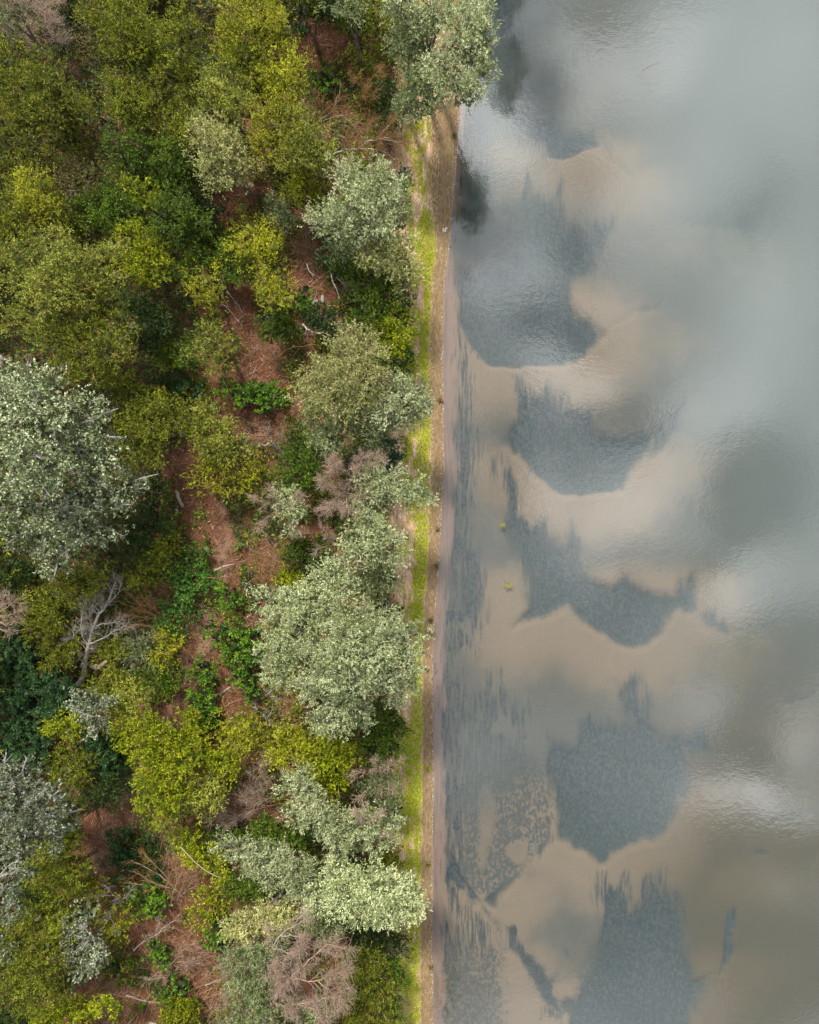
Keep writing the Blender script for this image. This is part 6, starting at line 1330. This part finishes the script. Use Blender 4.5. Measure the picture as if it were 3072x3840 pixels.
log('driftwood', 'pale bent stick lying on the beach track below the huge silver willow', [(1582, 2515), (1590, 2514, .02), (1596, 2519)], .035, .022, 'white', 'driftwood', 6)
log('driftwood', 'dark straight stick lying along the waterline', [(1631, 2484), (1631.5, 2497), (1633, 2510)], .035, .03, 'brown', 'driftwood', 6)
log('driftwood', 'dark short stick crossing the end of the straight one at the waterline', [(1638, 2515), (1635, 2522), (1632, 2530)], .035, .022, 'brown', 'driftwood', 6)
log('driftwood', 'bleached stick washed up along the upper waterline', [(1654, 1350), (1657, 1340), (1661, 1327)], .035, .025, 'white', 'driftwood', 6)
log('driftwood', 'pale thin log on the dry straw beside the bright green bush', [(1490, 3241), (1505, 3237), (1520, 3239)], .05, .035, 'white', 'driftwood', 6)
log('driftwood', 'small dark twig washed ashore near the white bag', [(1689, 915), (1691, 925), (1694, 934)], .025, .015, 'brown', 'driftwood', 6)


def ground_tuft(kind, label, px_, py_, r, k=40, cat='weed', group=None):
    """a small tuft of leaves lying on the beach"""
    rg = rngs(); K = dict(KIND[kind]); K['ll'] *= .55; K['sl'] *= .4
    b0 = W(px_, py_, 0); b0[2] = ground_z(b0[0], b0[1])
    b = np.concatenate([rg.normal(0, r * .6, (k, 2)), rg.uniform(.02, .1, (k, 1))], 1)
    v, f, t = leaves(b, nrm(rg.normal(size=(k, 3)) + (0, 0, .6)), K, rg, rg.normal(0, .1, k))
    v[:, 2] = np.maximum(v[:, 2], .01)
    o = obj('weed_tuft', make_mesh('weed_tuft', v, f, LEAF[kind], face_attr={'tint': t}), None, b0)
    return tag(o, label, cat, group)


for q, (x_, y_, lab) in enumerate([(1652, 1503, 'brown wilted weed tuft at the waterline beside the silvery overhanging willow'), (1640, 1983, 'brown weed tuft on the track below the willow lobe over the beach'), (1638, 2120, 'brown weed tuft on the track halfway along the long green strip'),
                                   (1616, 2326, 'brown weed tuft on the track above the huge silver willow'), (1604, 2510, 'brown weed tuft beside the pale bent stick'), (1617, 2375, 'small brown weed tuft where the willow shades the track'), (1616, 3625, 'brown weed tuft near the bottom of the beach track'), (1703, 512, 'dark weed tuft at the waterline under the leaning willow')]):
    ground_tuft('dry', lab, x_, y_, .13, 26, group='brown weed tufts on the beach track')
ground_tuft('bright', 'tiny green weed growing on the track beside the lower grass', 1603, 2880, .14, 26)
ground_tuft('bright', 'tiny green weed on the track near the three-headed willow', 1604, 3240, .12, 22)

# the white plastic bag on the beach
bm_m, nt, out = new_mat('white_plastic_film')
pb = N(nt, 'ShaderNodeBsdfPrincipled', inp={'Roughness': .35, 'Specular IOR Level': .5})
nzp = N(nt, 'ShaderNodeTexNoise', inp={'Scale': 14.0, 'Detail': 3.0})
cr = N(nt, 'ShaderNodeValToRGB')
cr.color_ramp.elements[0].color = (.74, .72, .66, 1); cr.color_ramp.elements[1].color = (.88, .87, .84, 1)
L(nt, nzp.outputs['Fac'], cr.inputs[0]); L(nt, cr.outputs[0], pb.inputs['Base Color']); L(nt, pb.outputs[0], out.inputs[0])


def crumpled(name, outline, height, parent, loc):
    """a puffed crumpled film with the given outline (metres)"""
    rg = rngs(); P = np.array(outline); c = P.mean(0); n_ = len(P)
    V, Fc = [], []
    for k_, (s_, h_) in enumerate(((1, .02), (1.0, .06), (.8, .8), (.45, 1.0), (.12, .85))):
        ring = c + (P - c) * s_
        zz = h_ * height * (1 + .45 * rg.normal(size=n_) * (k_ > 1))
        V.append(np.column_stack([ring + rg.normal(0, .012, (n_, 2)) * (k_ > 0), np.maximum(zz, .01)]))
    V = np.concatenate(V)
    for k_ in range(4):
        for j in range(n_):
            a, b_ = k_ * n_ + j, k_ * n_ + (j + 1) % n_
            Fc.append((a, b_, b_ + n_, a + n_))
    V = np.concatenate([V, [[c[0], c[1], height]]])
    Fc += [(4 * n_ + j, 4 * n_ + (j + 1) % n_, len(V) - 1, len(V) - 1) for j in range(0)]
    return obj(name, make_mesh(name, V, np.array(Fc), bm_m, smooth_shade=False), parent, loc)


bag_at = W(1668, 864); bag_at[2] = ground_z(bag_at[0], bag_at[1]) + .005
bag = root('plastic_bag', bag_at, 'crumpled white plastic bag lying on the beach track by the water', 'bag')
pxb = lambda pts: [((x - 940) / 8.625 / PXM, -(y - 900) / 8.625 / PXM) for x, y in pts]
crumpled('bag_body', pxb([(870, 870), (895, 835), (922, 850), (935, 895), (985, 895), (992, 910), (975, 920), (985, 950), (930, 958), (885, 970), (870, 935), (880, 915)]), .10, bag, (0, 0, 0))
crumpled('bag_handle', pxb([(948, 878), (965, 840), (1000, 815), (1026, 828), (1000, 862), (968, 888)]), .06, bag, (0, 0, 0))

# floating weed and sunken branches in the river
def floating_weed(label, px_, py_, pts):
    rg = rngs(); K = dict(KIND['pale']); K['ll'] *= .48; K['sl'] *= .4
    b0 = W(px_, py_, 0)
    b = np.concatenate([np.column_stack([rg.normal(a / PXM, .05, 7), rg.normal(-c_ / PXM, .05, 7), rg.uniform(.005, .03, 7)]) for a, c_ in pts])
    d = rg.normal(size=(len(b), 3)); d[:, 2] = .05
    v, f, t = leaves(b, nrm(d), K, rg, rg.normal(0, .1, len(b)))
    v[:, 2] = np.clip(v[:, 2], .004, .05)
    tag(obj('floating_weed', make_mesh('floating_weed', v, f, LEAF['gold'], face_attr={'tint': t}), None, b0), label, 'weed', 'floating weed in the shallows')


floating_weed('single yellow-green clump of weed floating over the silty trough', 1884, 1969, [(-6, 0), (2, -2), (6, 2)])
floating_weed('double yellow-green clump of weed floating farther down the shallows', 1907, 2195, [(-10, -4), (-6, 3), (4, 0), (10, -2)])
for lab, pts, rr in (('dark sunken branch under the water near the top', [(2412, 258, 0), (2440, 240, 0), (2470, 232, 0), (2474, 222, 0)], .07), ('fainter sunken branch above the dark one', [(2448, 115, 0), (2470, 95, 0), (2476, 65, 0)], .045)):
    wp = np.array([W(*p) for p in pts]); wp[:, 2] = -.18
    P_ = spline(wp, 9); b0 = P_[0].copy()
    v, f = tubes((P_ - b0)[None], (rr * np.linspace(1, .5, 9))[None], 6)
    tag(obj('sunken_branch', make_mesh('sunken_branch', v, f, BARK['brown'], smooth_shade=True), None, b0), lab, 'branch')

# ------------------------------------------------------------------ the wood goes on beyond the picture
rg = np.random.default_rng(99)
lob = []
for k_ in range(520):
    x_ = rg.uniform(-1100, 1600); y_ = rg.uniform(-1000, 4850)
    if -70 < x_ and -90 < y_ < 3930:
        continue
    if x_ > 1480 and y_ < 400: continue
    r_ = rg.uniform(75, 150); h_ = rg.uniform(5, 9); k2 = (H - h_ * .7) / H / PXM
    c_ = W(x_, y_, h_ * .7)
    lob.append((c_, r_ * k2, r_ * k2, h_ * .3))
Kw = dict(KIND['olive']); Kw['cl'] = 1.6; Kw['sp'] = 4; Kw['k'] = 4; Kw['ll'] = .34; Kw['lw'] = .13
v, f, t = lobe_foliage(lob, Kw, rg, .8)
tag(obj('woodland', make_mesh('woodland', v, f, LEAF['olive'], face_attr={'tint': t})), kind='stuff')
lob = []
for k_ in range(420):
    x_ = rg.uniform(-170, 0); y_ = rg.uniform(-190, 190)
    if x_ > -58 and abs(y_) < 62: continue
    r_ = rg.uniform(3.5, 6.5); h_ = rg.uniform(6, 10)
    if x_ > -r_ - 1: continue
    lob.append((np.array([x_, y_, h_ * .65]), r_, r_, h_ * .35))
Kw.update(cl=.45, sp=4, k=4, ll=.9, lw=.34, cs=.6, sl=.9)
v, f, t = lobe_foliage(lob, Kw, rg, .35)
tag(obj('woodland', make_mesh('woodland', v, f, LEAF['olive'], face_attr={'tint': t})), kind='stuff')
print('triangles', TRIS[0])
